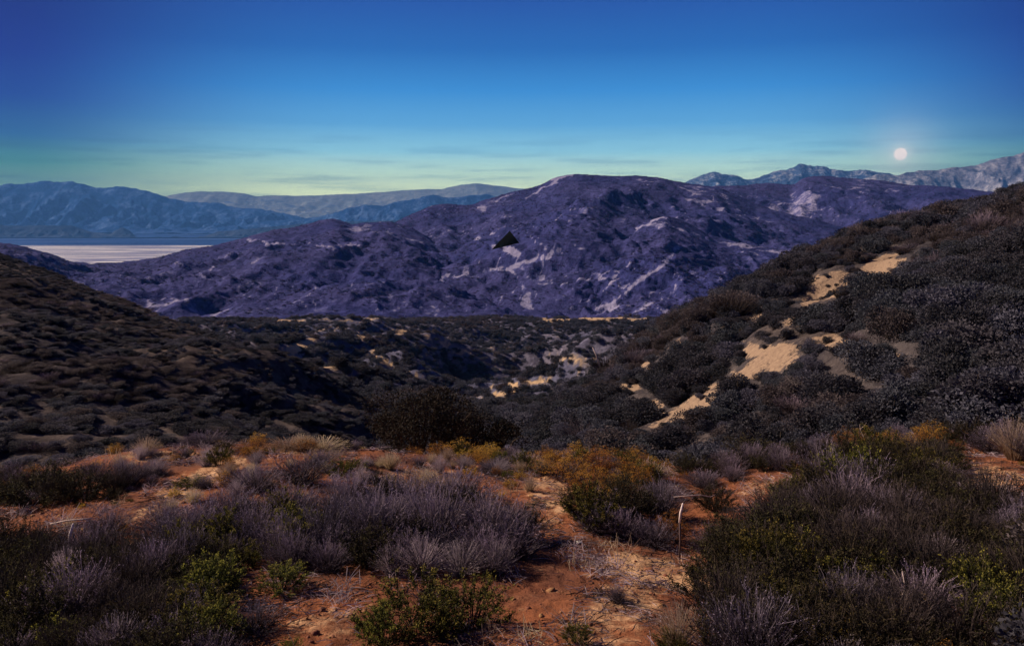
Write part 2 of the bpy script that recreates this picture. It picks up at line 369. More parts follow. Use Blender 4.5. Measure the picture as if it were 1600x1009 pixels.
# ------------------------------------------------------------------ hills
VAL = Sheet([(-500, 520, 420), (300, 506, 420), (430, 503, 430), (560, 500, 450), (700, 497, 480), (850, 499, 480), (1000, 499, 480), (1200, 490, 480), (2100, 470, 480)],
            [(-500, 760, 60), (300, 750, 60), (700, 730, 62), (1000, 730, 62), (2100, 700, 60)], back=.20, rnd=.15, k=.80,
            amp=[(15, .22, 'v'), (15, 90, 'r'), (5, 34, 'r'), (1.0, 9, 'f'), (1.2, 14, 'c')], seed=11, floor=-170, env_crest=.25)
LEFT = Sheet([(-900, 290, 150), (-400, 330, 145), (0, 405, 125), (80, 432, 118), (150, 462, 112), (250, 498, 105), (340, 530, 98), (450, 575, 88), (540, 615, 78), (600, 662, 66), (660, 730, 56), (760, 840, 50), (2300, 1400, 50)],
             [(-900, 800, 26), (-300, 770, 28), (0, 745, 30), (300, 725, 32), (560, 735, 34), (660, 790, 34), (760, 900, 36), (2300, 1500, 36)],
             back=.5, rnd=.25, k=1.05, amp=[(4.0, 34, 'r'), (1.2, 11, 'f'), (.35, 3, 'c')], seed=23, floor=-90)
RIGHT = Sheet([(-700, 1500, 40), (760, 800, 46), (860, 655, 56), (920, 602, 60), (1000, 542, 64), (1050, 510, 66), (1120, 478, 68), (1180, 450, 70), (1250, 415, 74), (1330, 385, 78), (1440, 352, 84), (1500, 340, 86), (1600, 308, 90), (1900, 240, 100), (2400, 180, 110)],
              [(-700, 1600, 30), (760, 900, 30), (860, 800, 30), (1000, 760, 30), (1200, 735, 26), (1400, 705, 22), (1600, 690, 20), (2400, 640, 18)],
              back=.5, rnd=.25, k=1.0, amp=[(3.2, 26, 'r'), (1.0, 8, 'f'), (.3, 3, 'c')], seed=37, floor=-90)
val_lines = [([(430, 504), (480, 500), (560, 501), (640, 493), (700, 494)], 2.2, .8), ([(590, 560), (620, 575), (662, 592)], 3.5, .95), ([(455, 520), (520, 512), (560, 508)], 1.8, .6),
             ([(835, 497), (880, 502), (900, 497), (990, 499), (1010, 497)], 2.6, .95), ([(770, 618), (795, 614), (818, 600), (855, 596)], 2.4, .7),
             ([(690, 545), (730, 560), (780, 575), (795, 600)], 1.8, .55), ([(860, 552), (900, 562), (940, 560)], 1.6, .5), ([(500, 560), (540, 580), (560, 600)], 2.2, .55),
             ([(600, 512), (650, 520), (700, 530), (720, 548)], 2.2, .55)]
val_blobs = [(470, 541, 34, 8, -18, 1.0), (443, 550, 14, 6, -30, 1.0), (630, 518, 11, 5, 10, .95), (668, 527, 10, 4, 10, .8), (565, 525, 12, 6, 20, .8), (695, 539, 12, 5, 10, .7),
             (799, 603, 8, 7, 0, 1.0), (842, 596, 20, 4, 0, .8), (723, 549, 12, 5, 15, .6), (948, 498, 40, 3.5, 0, .9), (880, 500, 14, 4, 0, .8), (645, 493, 22, 3, 0, .9), (520, 573, 14, 5, 20, .6), (575, 545, 14, 5, 20, .4), (740, 620, 16, 5, 0, .4)]
RG0 = [(1232, 500, 14, 8, -35, .8), (1340, 470, 14, 7, 0, .8), (1120, 520, 16, 8, -30, .8), (1400, 560, 18, 7, 0, .7), (1330, 620, 20, 7, 0, .7), (1010, 570, 12, 6, 0, .8), (1382, 415, 36, 17, -12, 1.1), (1292, 448, 40, 20, -30, 1.1), (1262, 470, 18, 9, -30, .85), (1205, 560, 46, 22, -12, 1.05), (1165, 585, 34, 15, -32, 1.0), (1300, 533, 38, 13, -10, .95), (1090, 632, 34, 15, -25, 1.05),
            (1050, 655, 36, 13, -25, .95), (1020, 632, 20, 9, 0, .9), (985, 607, 22, 8, -8, .9), (1180, 498, 18, 10, -25, .8), (1175, 545, 20, 10, 40, .8), (1050, 540, 18, 6, -30, .5), (1360, 600, 24, 6, 0, .55), (1270, 660, 24, 8, 0, .45),
            (1450, 675, 30, 9, 10, .7), (1110, 610, 20, 10, -30, .9), (1210, 470, 14, 7, 0, .6), (1240, 545, 20, 12, 0, .7)]
rg_blobs = [(a, b, c, d, e, f * .84) for a, b, c, d, e, f in RG0]
VALLEY = ((.10, .09, .135), (.17, .16, .23), (.28, .19, .13), (.66, .48, .32))
VAL.build('valley_hills', hill_mat('valley_scrub', *VALLEY, .10, .8, halo=(.22, .18, .17)), -.85, .85, 700, -.08, 1.5, 330, val_lines, val_blobs, veins=(20, .62))
LEFT.build('shaded_hillside', hill_mat('shaded_hill_scrub', (.055, .044, .046), (.10, .08, .08), (.12, .08, .06), (.2, .14, .10), .35, .3), -1.25, .05, 520, -.12, 1.5, 200)
RIGHT.build('brushy_hillside', hill_mat('brushy_hill_scrub', (.06, .05, .055), (.11, .09, .09), (.18, .12, .10), (.46, .34, .25), .8, .3, rag=2.2), -.05, 1.25, 560, -.12, 1.5, 240, (), rg_blobs)

# purple mid-distance hills
MAIN = Sheet([(-300, 470, 1300), (380, 430, 1300), (520, 385, 1320), (600, 358, 1350), (640, 338, 1400), (670, 324, 1420), (695, 319, 1430), (735, 320, 1440), (755, 312, 1460), (800, 300, 1480), (840, 292, 1500), (870, 279, 1500), (905, 273, 1500), (960, 276, 1500), (1030, 277, 1500),
              (1080, 287, 1480), (1130, 296, 1450), (1180, 320, 1400), (1300, 350, 1300), (1500, 400, 1300), (2200, 440, 1300)],
             [(-300, 530, 620), (500, 512, 640), (800, 506, 660), (1000, 504, 680), (2200, 500, 680)], back=.35, rnd=.12, k=1.0,
             amp=[(38, 260, 'g'), (7, 75, 'r'), (1.5, 22, 'f'), (3.0, 45, 'c'), (1.2, 9, 'c'), (8, 38, 'r')], seed=51, floor=-305, env_crest=.06)
LEDGE = Sheet([(-500, 360, 950), (-100, 368, 950), (0, 379, 950), (45, 388, 960), (85, 400, 980), (110, 411, 1000), (140, 416, 1010), (200, 411, 1030), (250, 404, 1050), (290, 392, 1060), (330, 386, 1080), (375, 375, 1100), (420, 361, 1120), (465, 354, 1140), (495, 346, 1150), (515, 342, 1150), (535, 346, 1150),
               (550, 352, 1150), (575, 349, 1160), (610, 347, 1160), (640, 356, 1140), (690, 385, 1080), (760, 430, 1000), (900, 480, 900), (2200, 560, 900)],
              [(-500, 520, 480), (0, 520, 480), (400, 512, 520), (700, 512, 560), (900, 512, 600), (2200, 600, 600)], back=.4, rnd=.12, k=1.0,
              amp=[(24, 190, 'g'), (6, 60, 'r'), (1.3, 18, 'f'), (2.4, 40, 'c'), (1.1, 8, 'c'), (6.5, 32, 'r')], seed=67, floor=-305, env_crest=.06)
EAST = Sheet([(-200, 560, 1300), (940, 420, 1400), (1080, 310, 1600), (1110, 292, 1650), (1160, 290, 1680), (1200, 286, 1700), (1240, 290, 1700), (1255, 279, 1700), (1275, 275, 1700), (1300, 277, 1700), (1345, 281, 1690), (1380, 282, 1680), (1420, 290, 1650), (1480, 291, 1600), (1530, 298, 1550), (1600, 301, 1500), (1800, 290, 1500), (2200, 280, 1500)],
             [(-200, 640, 800), (900, 480, 900), (1200, 470, 900), (2200, 470, 900)], back=.35, rnd=.12, k=1.0,
             amp=[(32, 240, 'g'), (7, 70, 'r'), (1.5, 22, 'f'), (2.8, 45, 'c'), (1.2, 9, 'c'), (8, 38, 'r')], seed=83, floor=-305, env_crest=.06)
NEARP = Sheet([(-200, 640, 800), (800, 520, 850), (850, 440, 900), (885, 398, 960), (915, 381, 1000), (965, 370, 1020), (1000, 352, 1040), (1040, 338, 1060), (1070, 347, 1060), (1110, 368, 1050), (1180, 385, 1020), (1250, 395, 1000), (1330, 408, 960), (1500, 430, 900), (2200, 450, 900)],
              [(-200, 700, 560), (800, 540, 560), (1000, 508, 600), (1500, 500, 600), (2200, 500, 600)], back=.35, rnd=.15, k=1.0,
              amp=[(22, 130, 'g'), (6, 45, 'r'), (1.3, 15, 'f'), (2.0, 30, 'c'), (1.0, 8, 'c'), (6, 26, 'r')], seed=97, floor=-305, env_crest=.08)
L1 = [([(690, 434), (740, 428), (790, 419), (815, 410), (850, 401), (875, 390)], 3.0, 1.0), ([(825, 365), (850, 382), (885, 396)], 2.0, .75), ([(790, 418), (812, 438), (830, 468), (820, 472), (832, 490)], 3.0, .75), ([(810, 415), (835, 440), (860, 440)], 2.2, .6),
      ([(870, 280), (845, 296), (820, 312)], 2.2, .7), ([(600, 440), (650, 447), (700, 434)], 2.4, .5), ([(560, 395), (600, 385), (690, 355)], 1.8, .5), ([(740, 328), (760, 320), (800, 305)], 3.0, .4), ([(540, 470), (600, 460), (700, 470), (780, 482)], 2.2, .45)]
B1 = [(797, 391, 14, 7, 20, 1.1), (768, 366, 5, 4, 0, .9), (806, 400, 6, 4, 40, .8), (822, 470, 8, 9, 20, .95), (770, 385, 6, 5, 0, .7), (755, 325, 12, 6, 0, .6), (880, 276, 20, 4, -15, .6), (890, 345, 6, 4, 0, .5), (845, 432, 8, 6, 0, .6), (985, 300, 5, 3, 0, .5), (1090, 300, 12, 3, 20, .5)]
L2 = [([(385, 375), (420, 381), (470, 379), (520, 384), (570, 383)], 2.2, .85), ([(570, 350), (575, 372), (590, 380)], 1.8, .6), ([(20, 402), (60, 404), (90, 412)], 2.2, .45), ([(300, 432), (310, 445), (340, 440)], 2.6, .4), ([(480, 440), (510, 455), (560, 444)], 2.4, .5), ([(430, 480), (520, 468), (640, 474)], 2.5, .45), ([(545, 445), (600, 440)], 2, .6)]
L3 = [([(1200, 320), (1230, 316), (1270, 312), (1300, 306), (1360, 300)], 1.1, .62), ([(1185, 296), (1170, 310)], 1.2, .45), ([(1380, 300), (1420, 290)], 2, .6), ([(1060, 320), (1110, 325), (1150, 330)], 2, .5)]
L4 = [([(905, 384), (940, 376), (975, 366), (1000, 352), (1035, 338)], 2.3, .9), ([(1030, 346), (1060, 358), (1090, 368), (1140, 382), (1170, 387)], 2.2, .75), ([(932, 490), (960, 468), (985, 446), (1010, 430), (1040, 410), (1060, 385)], 2.8, .8), ([(1045, 465), (1060, 440), (1090, 420)], 2.2, .6),
      ([(1160, 392), (1210, 394), (1260, 402), (1290, 398)], 2.2, .75), ([(1180, 386), (1230, 372), (1300, 375)], 2.0, .6), ([(900, 470), (940, 470), (980, 485)], 2.2, .5), ([(1000, 352), (980, 380), (990, 400)], 2, .5), ([(1080, 430), (1130, 440), (1180, 430)], 2, .45), ([(905, 400), (890, 430), (870, 450)], 2, .45)]
B4 = [(970, 379, 8, 5, 0, .8), (940, 437, 6, 4, 0, .8), (955, 483, 12, 6, -20, .95), (1038, 485, 8, 5, 0, .7), (1220, 376, 9, 4, 0, .6), (1025, 352, 20, 4, 10, .55), (1250, 400, 14, 3, 0, .6), (1130, 470, 10, 6, 0, .4), (1180, 405, 12, 4, 0, .4)]
PUR = ((.038, .040, .142), (.057, .059, .198), (.15, .155, .38), (.40, .38, .54))
pm = hill_mat('purple_scrub', *PUR, .045, 4.5, thr=.50, halo=(.08, .088, .26))
MAIN.build('purple_hill', pm, -.60, .62, 620, -.06, 2.2, 300, L1, B1, veins=(80, .66))
LEDGE.build('low_purple_ridge', pm, -1.0, .30, 620, -.06, 2.0, 240, L2, [(575, 352, 8, 5, 0, .5), (310, 438, 10, 7, 0, .35)], veins=(75, .60))
EAST.build('far_purple_ridge', pm, .05, 1.0, 480, -.06, 2.0, 220, L3, (), veins=(75, .60))
NEARP.build('streaked_purple_spur', pm, .0, .95, 500, -.06, 1.8, 240, L4, B4, veins=(52, .74))

# ------------------------------------------------------------------ far country
PZ = -300.0
def flat(name, x0, x1, y0, y1, nx, ny, z, mat, edge=None):
    X, Y = np.meshgrid(np.linspace(x0, x1, nx), np.linspace(y0, y1, ny))
    Z = np.full_like(X, z)
    if edge is not None: X, Y, Z = edge(X, Y, Z)
    return obj(name, mesh_from(name, np.stack([X, Y, Z], -1).reshape(-1, 3), grid(ny, nx), [mat], smooth=True), kind='structure')
def plain_m():
    m, t, out = new_mat('desert_plain')
    g = N(t, 'ShaderNodeNewGeometry'); mp = N(t, 'ShaderNodeMapping'); t.links.new(g.outputs['Position'], mp.inputs[0])
    mp.inputs['Scale'].default_value = (.0006, .0022, .001)
    n = noise(t, mp.outputs[0], 1.0, 6, .6); n2 = noise(t, mp.outputs[0], 6.0, 4, .6)
    c = ramp(t, n, [(.3, (.012, .03, .12, 1)), (.48, (.03, .07, .24, 1)), (.56, (.05, .095, .29, 1)), (.7, (.11, .16, .38, 1))])
    c = mixc(t, mrange(t, n2, .55, .7), c, (.05, .075, .14, 1))
    t.links.new(principled(t, c, 1, 0).outputs[0], out.inputs[0]); return m
flat('desert_plain', -15500, 15500, -15500, 15500, 60, 60, PZ, plain_m())
def lake_m():
    m, t, out = new_mat('salt_crust')
    g = N(t, 'ShaderNodeNewGeometry'); mp = N(t, 'ShaderNodeMapping'); t.links.new(g.outputs['Position'], mp.inputs[0])
    mp.inputs['Scale'].default_value = (.00035, .0030, .001)
    n = noise(t, mp.outputs[0], 1.0, 3, .5, .2)
    mp2 = N(t, 'ShaderNodeMapping'); t.links.new(g.outputs['Position'], mp2.inputs[0]); mp2.inputs['Scale'].default_value = (.0008, .009, .001)
    n2 = noise(t, mp2.outputs[0], 1.0, 4, .6)
    k = math_n(t, 'ADD', math_n(t, 'MULTIPLY', n, .8), math_n(t, 'MULTIPLY', n2, .2))
    c = ramp(t, k, [(.40, (.26, .26, .42, 1)), (.45, (.20, .20, .34, 1)), (.47, (.80, .78, .80, 1)), (.505, (.84, .82, .82, 1)), (.52, (.20, .20, .36, 1)), (.56, (.30, .29, .44, 1)), (.575, (.80, .78, .80, 1)), (.62, (.7, .68, .72, 1)), (.64, (.2, .2, .34, 1))])
    t.links.new(principled(t, c, .9, .05).outputs[0], out.inputs[0]); return m
def lake_edge(X, Y, Z):
    cx, cy = -2650, 5650; rx, ry = 1500, 1500
    u = np.clip((X + 4400) / 3600, 0, 1)
    return X, Y + 0 * u, Z
flat('salt_flat', -4300, -1250, 4300, 7080, 60, 60, PZ + 2.5, lake_m())

def far_mat(name, a, b, c0, sc, lum=1.0):
    m, t, out = new_mat(name)
    g = N(t, 'ShaderNodeNewGeometry'); n = noise(t, g.outputs['Position'], sc, 8, .68); n2 = noise(t, g.outputs['Position'], sc * 5, 4, .7)
    k = math_n(t, 'ADD', math_n(t, 'MULTIPLY', n, .6), math_n(t, 'MULTIPLY', n2, .4))
    c = ramp(t, k, [(.38, (*a, 1)), (.5, (*b, 1)), (.62, (*c0, 1))])
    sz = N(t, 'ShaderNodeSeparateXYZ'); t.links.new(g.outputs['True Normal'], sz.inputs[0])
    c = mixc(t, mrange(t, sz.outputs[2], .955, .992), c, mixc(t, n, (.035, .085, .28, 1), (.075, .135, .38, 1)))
    p = principled(t, c, 1, 0); bb = N(t, 'ShaderNodeBump'); bb.inputs['Distance'].default_value = 40; bb.inputs['Strength'].default_value = 1
    t.links.new(k, bb.inputs['Height']); t.links.new(bb.outputs[0], p.inputs['Normal'])
    t.links.new(p.outputs[0], out.inputs[0]); return m
def far(name, crest, base_py, base_Y, mat, s0, s1, ns, nt_, amp, seed, k=1.6):
    Sx = Sheet(crest, [(-900, base_py, base_Y), (2500, base_py, base_Y)], back=.5, rnd=.08, k=k, amp=amp, seed=seed, floor=PZ - 20, env_crest=.07, smooth=2)
    Sx.build(name, mat, s0, s1, ns, 0.0, 1.7, nt_); return Sx
blue = far_mat('blue_rock', (.006, .03, .12), (.018, .065, .24), (.15, .25, .50), .004)  # blue of the distance haze painted into the rock colour
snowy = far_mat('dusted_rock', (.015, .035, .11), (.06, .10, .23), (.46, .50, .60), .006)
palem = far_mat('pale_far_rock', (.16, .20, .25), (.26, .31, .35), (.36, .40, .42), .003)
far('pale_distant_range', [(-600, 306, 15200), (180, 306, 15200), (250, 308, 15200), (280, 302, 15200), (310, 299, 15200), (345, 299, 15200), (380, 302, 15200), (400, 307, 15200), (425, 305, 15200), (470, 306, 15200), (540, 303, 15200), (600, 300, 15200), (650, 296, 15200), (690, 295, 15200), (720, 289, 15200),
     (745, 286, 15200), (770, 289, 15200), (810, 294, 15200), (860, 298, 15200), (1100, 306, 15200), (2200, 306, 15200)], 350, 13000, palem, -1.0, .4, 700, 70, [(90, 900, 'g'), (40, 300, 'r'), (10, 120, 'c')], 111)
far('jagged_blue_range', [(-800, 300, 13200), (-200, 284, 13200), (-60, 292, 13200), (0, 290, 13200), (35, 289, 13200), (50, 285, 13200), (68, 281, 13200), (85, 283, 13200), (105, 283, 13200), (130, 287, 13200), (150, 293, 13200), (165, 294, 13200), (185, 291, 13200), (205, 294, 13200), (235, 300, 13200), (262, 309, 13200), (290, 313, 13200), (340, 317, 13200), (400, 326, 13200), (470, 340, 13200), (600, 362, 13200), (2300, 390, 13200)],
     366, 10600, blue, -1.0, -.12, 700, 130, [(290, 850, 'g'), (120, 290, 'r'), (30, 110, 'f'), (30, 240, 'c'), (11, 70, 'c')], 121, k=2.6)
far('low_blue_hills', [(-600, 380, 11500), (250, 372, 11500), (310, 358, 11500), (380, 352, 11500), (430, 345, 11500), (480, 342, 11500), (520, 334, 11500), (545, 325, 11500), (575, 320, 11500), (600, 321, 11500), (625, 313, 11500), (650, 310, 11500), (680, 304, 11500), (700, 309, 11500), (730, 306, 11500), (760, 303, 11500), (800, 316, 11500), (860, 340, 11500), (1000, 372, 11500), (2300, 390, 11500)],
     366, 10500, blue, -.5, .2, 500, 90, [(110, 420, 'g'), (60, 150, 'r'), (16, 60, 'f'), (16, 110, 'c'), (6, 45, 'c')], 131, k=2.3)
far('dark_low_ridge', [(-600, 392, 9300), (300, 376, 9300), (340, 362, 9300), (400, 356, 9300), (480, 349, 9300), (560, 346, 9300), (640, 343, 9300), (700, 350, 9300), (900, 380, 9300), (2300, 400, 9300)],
     371, 9050, far_mat('dark_blue_rock', (.028, .042, .085), (.055, .075, .135), (.10, .13, .20), .005), -.4, .1, 360, 50, [(40, 300, 'g'), (16, 90, 'r'), (6, 60, 'c')], 141)  # haze blue mixed into this rock tone as well
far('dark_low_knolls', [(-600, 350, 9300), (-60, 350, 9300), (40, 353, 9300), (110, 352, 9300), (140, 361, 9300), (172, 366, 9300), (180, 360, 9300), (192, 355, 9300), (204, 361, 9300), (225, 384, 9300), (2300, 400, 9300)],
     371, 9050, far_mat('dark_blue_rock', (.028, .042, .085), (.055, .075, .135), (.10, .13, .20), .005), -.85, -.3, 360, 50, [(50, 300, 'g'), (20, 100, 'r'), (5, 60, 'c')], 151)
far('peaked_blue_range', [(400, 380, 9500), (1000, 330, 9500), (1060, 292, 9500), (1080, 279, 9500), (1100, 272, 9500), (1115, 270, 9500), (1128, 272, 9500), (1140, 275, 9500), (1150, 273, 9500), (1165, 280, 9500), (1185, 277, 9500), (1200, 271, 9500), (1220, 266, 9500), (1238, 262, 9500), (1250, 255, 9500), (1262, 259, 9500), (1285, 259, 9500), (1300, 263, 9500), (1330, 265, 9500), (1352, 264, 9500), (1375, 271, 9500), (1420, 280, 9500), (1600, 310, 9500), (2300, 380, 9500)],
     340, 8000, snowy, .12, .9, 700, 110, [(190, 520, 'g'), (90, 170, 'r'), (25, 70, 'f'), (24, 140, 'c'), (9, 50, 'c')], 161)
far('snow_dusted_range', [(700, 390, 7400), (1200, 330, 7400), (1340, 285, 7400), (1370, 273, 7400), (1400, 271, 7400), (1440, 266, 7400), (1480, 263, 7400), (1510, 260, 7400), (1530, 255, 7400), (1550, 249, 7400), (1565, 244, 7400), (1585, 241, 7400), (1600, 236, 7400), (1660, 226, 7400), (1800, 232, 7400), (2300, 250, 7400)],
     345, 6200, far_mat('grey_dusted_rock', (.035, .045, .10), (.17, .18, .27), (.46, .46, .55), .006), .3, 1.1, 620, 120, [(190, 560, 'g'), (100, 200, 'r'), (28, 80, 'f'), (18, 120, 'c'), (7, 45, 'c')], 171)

# air
hm, t, out = new_mat('thin_haze')
pv = N(t, 'ShaderNodeVolumePrincipled'); pv.inputs['Color'].default_value = (.12, .38, 1, 1); pv.inputs['Density'].default_value = 5.5e-5
t.links.new(pv.outputs[0], out.inputs['Volume'])
hx, hz0, hz1 = 16000, PZ - 30, 600
V = [(x, y, z) for z in (hz0, hz1) for y in (-hx, hx) for x in (-hx, hx)]
me = mesh_from('haze', np.array(V, float), np.array([(0, 2, 3, 1), (4, 5, 7, 6), (0, 1, 5, 4), (2, 6, 7, 3), (0, 4, 6, 2), (1, 3, 7, 5)]), [hm])
tag(obj('haze', me), kind='stuff')

# pale disc low in the sky, far outside the air
mm, t, out = new_mat('moon_glow'); e = N(t, 'ShaderNodeEmission'); e.inputs[0].default_value = (1.0, .86, .78, 1); e.inputs[1].default_value = .95
t.links.new(e.outputs[0], out.inputs[0])
def uv_sphere(r, nu, nv):
    V = [(0, 0, r)] + [(r * math.sin(math.pi * j / nv) * math.cos(2 * math.pi * i / nu), r * math.sin(math.pi * j / nv) * math.sin(2 * math.pi * i / nu), r * math.cos(math.pi * j / nv)) for j in range(1, nv) for i in range(nu)] + [(0, 0, -r)]
    q = [(1 + (j - 1) * nu + i, 1 + j * nu + i, 1 + j * nu + (i + 1) % nu, 1 + (j - 1) * nu + (i + 1) % nu) for j in range(1, nv - 1) for i in range(nu)]
    tr = [(0, 1 + i, 1 + (i + 1) % nu) for i in range(nu)] + [(len(V) - 1, 1 + (nv - 2) * nu + (i + 1) % nu, 1 + (nv - 2) * nu + i) for i in range(nu)]
    return np.array(V, float), [np.array(q), np.array(tr)]
MY = 30000.0; V, fc = uv_sphere(9.0 / F * MY, 48, 24)
mo = obj('moon', mesh_from('moon', V, fc, [mm], smooth=True)); mo.location = [float(c) for c in at(1407, 241, MY)]
tag(mo, 'small pale round moon hanging low in the sky over the far mountains', 'moon')

# ------------------------------------------------------------------ plants
def leaves(C, D, L, W, flat_up=0.4, rng=RNG):
    """one diamond leaf per centre C along direction D (unit) -> verts, quads"""
    n = len(C)
    r = rng.normal(size=(n, 3)); r[:, 2] += flat_up
    side = np.cross(D, r); side /= np.linalg.norm(side, axis=1, keepdims=True) + 1e-9
    L = np.broadcast_to(L, n)[:, None]; W = np.broadcast_to(W, n)[:, None]
    nrm = np.cross(side, D)
    V = np.stack([C, C + D * L * .5 + side * W * .5 + nrm * L * .08, C + D * L, C + D * L * .5 - side * W * .5 + nrm * L * .08], 1).reshape(-1, 3)
    q = np.arange(4 * n).reshape(n, 4)
    return V, q
def strip(P, Wd, rng=RNG):
    """ribbons: P (n,k,3) points, Wd (n,k) widths, two crossed ribbons are not needed at this size"""
    n, k, _ = P.shape
    d = P[:, -1] - P[:, 0]; r = rng.normal(size=(n, 3)); r[:, 2] *= .2
    side = np.cross(d, r); side /= np.linalg.norm(side, axis=1, keepdims=True) + 1e-9
    A = P + side[:, None] * Wd[..., None] * .5; B = P - side[:, None] * Wd[..., None] * .5
    V = np.stack([A, B], 2).reshape(-1, 3)
    base = (np.arange(n) * 2 * k)[:, None] + (np.arange(k - 1) * 2)[None]
    q = np.stack([base, base + 1, base + 3, base + 2], -1).reshape(-1, 4)
    return V, q
def tube(P, R, sides=5):
    P = np.asarray(P, float); V = []
    for i, p in enumerate(P):
        d = P[min(i + 1, len(P) - 1)] - P[max(i - 1, 0)]; d /= np.linalg.norm(d) + 1e-9
        a = np.cross(d, (0.3, 1, .2)); a /= np.linalg.norm(a); b = np.cross(d, a)
        for j in range(sides):
            t = 2 * math.pi * j / sides; V.append(p + R[i] * (math.cos(t) * a + math.sin(t) * b))
    q = [(i * sides + j, i * sides + (j + 1) % sides, (i + 1) * sides + (j + 1) % sides, (i + 1) * sides + j) for i in range(len(P) - 1) for j in range(sides)]
    V.append(P[0]); V.append(P[-1]); a, b = len(V) - 2, len(V) - 1
    tr = [(a, (j + 1) % sides, j) for j in range(sides)] + [(b, (len(P) - 1) * sides + j, (len(P) - 1) * sides + (j + 1) % sides) for j in range(sides)]
    return np.array(V), np.array(q), np.array(tr)
def join(parts):
    Vs, Qs, Ts, off = [], [], [], 0
    for p in parts:
        Vs.append(p[0]); Qs.append(p[1] + off)
        if len(p) > 2 and p[2] is not None: Ts.append(p[2] + off)
        off += len(p[0])
    return np.concatenate(Vs), [np.concatenate(Qs)] + ([np.concatenate(Ts)] if Ts else [])
def stems_curved(n, h, spread, rng, seg=5, w=.006, jitter=.3, flop=.35):
    az = rng.uniform(0, 2 * math.pi, n); q = np.sqrt(rng.uniform(0, 1, n)) * spread
    H = h * (1 - .45 * (q / spread) ** 2) * rng.uniform(.55, 1.08, n)
    t = np.linspace(0, 1, seg)[None]
    base = np.stack([np.cos(az) * q * .25, np.sin(az) * q * .25, 0 * q], -1)
    out = (q * .85)[:, None] * (t ** (1 + flop))
    ph = rng.uniform(0, 6.28, (n, 1)); wob = .035 * h * np.sin(ph + t * 5 * rng.uniform(.6, 1.4, (n, 1))) * t
    P = np.stack([base[:, :1] + np.cos(az)[:, None] * out + wob, base[:, 1:2] + np.sin(az)[:, None] * out + wob * np.cos(ph), H[:, None] * t - .03], -1)
    Wd = w * (1.1 - .75 * t) * rng.uniform(.7, 1.4, (n, 1))
    return P, Wd
def unit(v): return v / (np.linalg.norm(v, axis=-1, keepdims=True) + 1e-9)

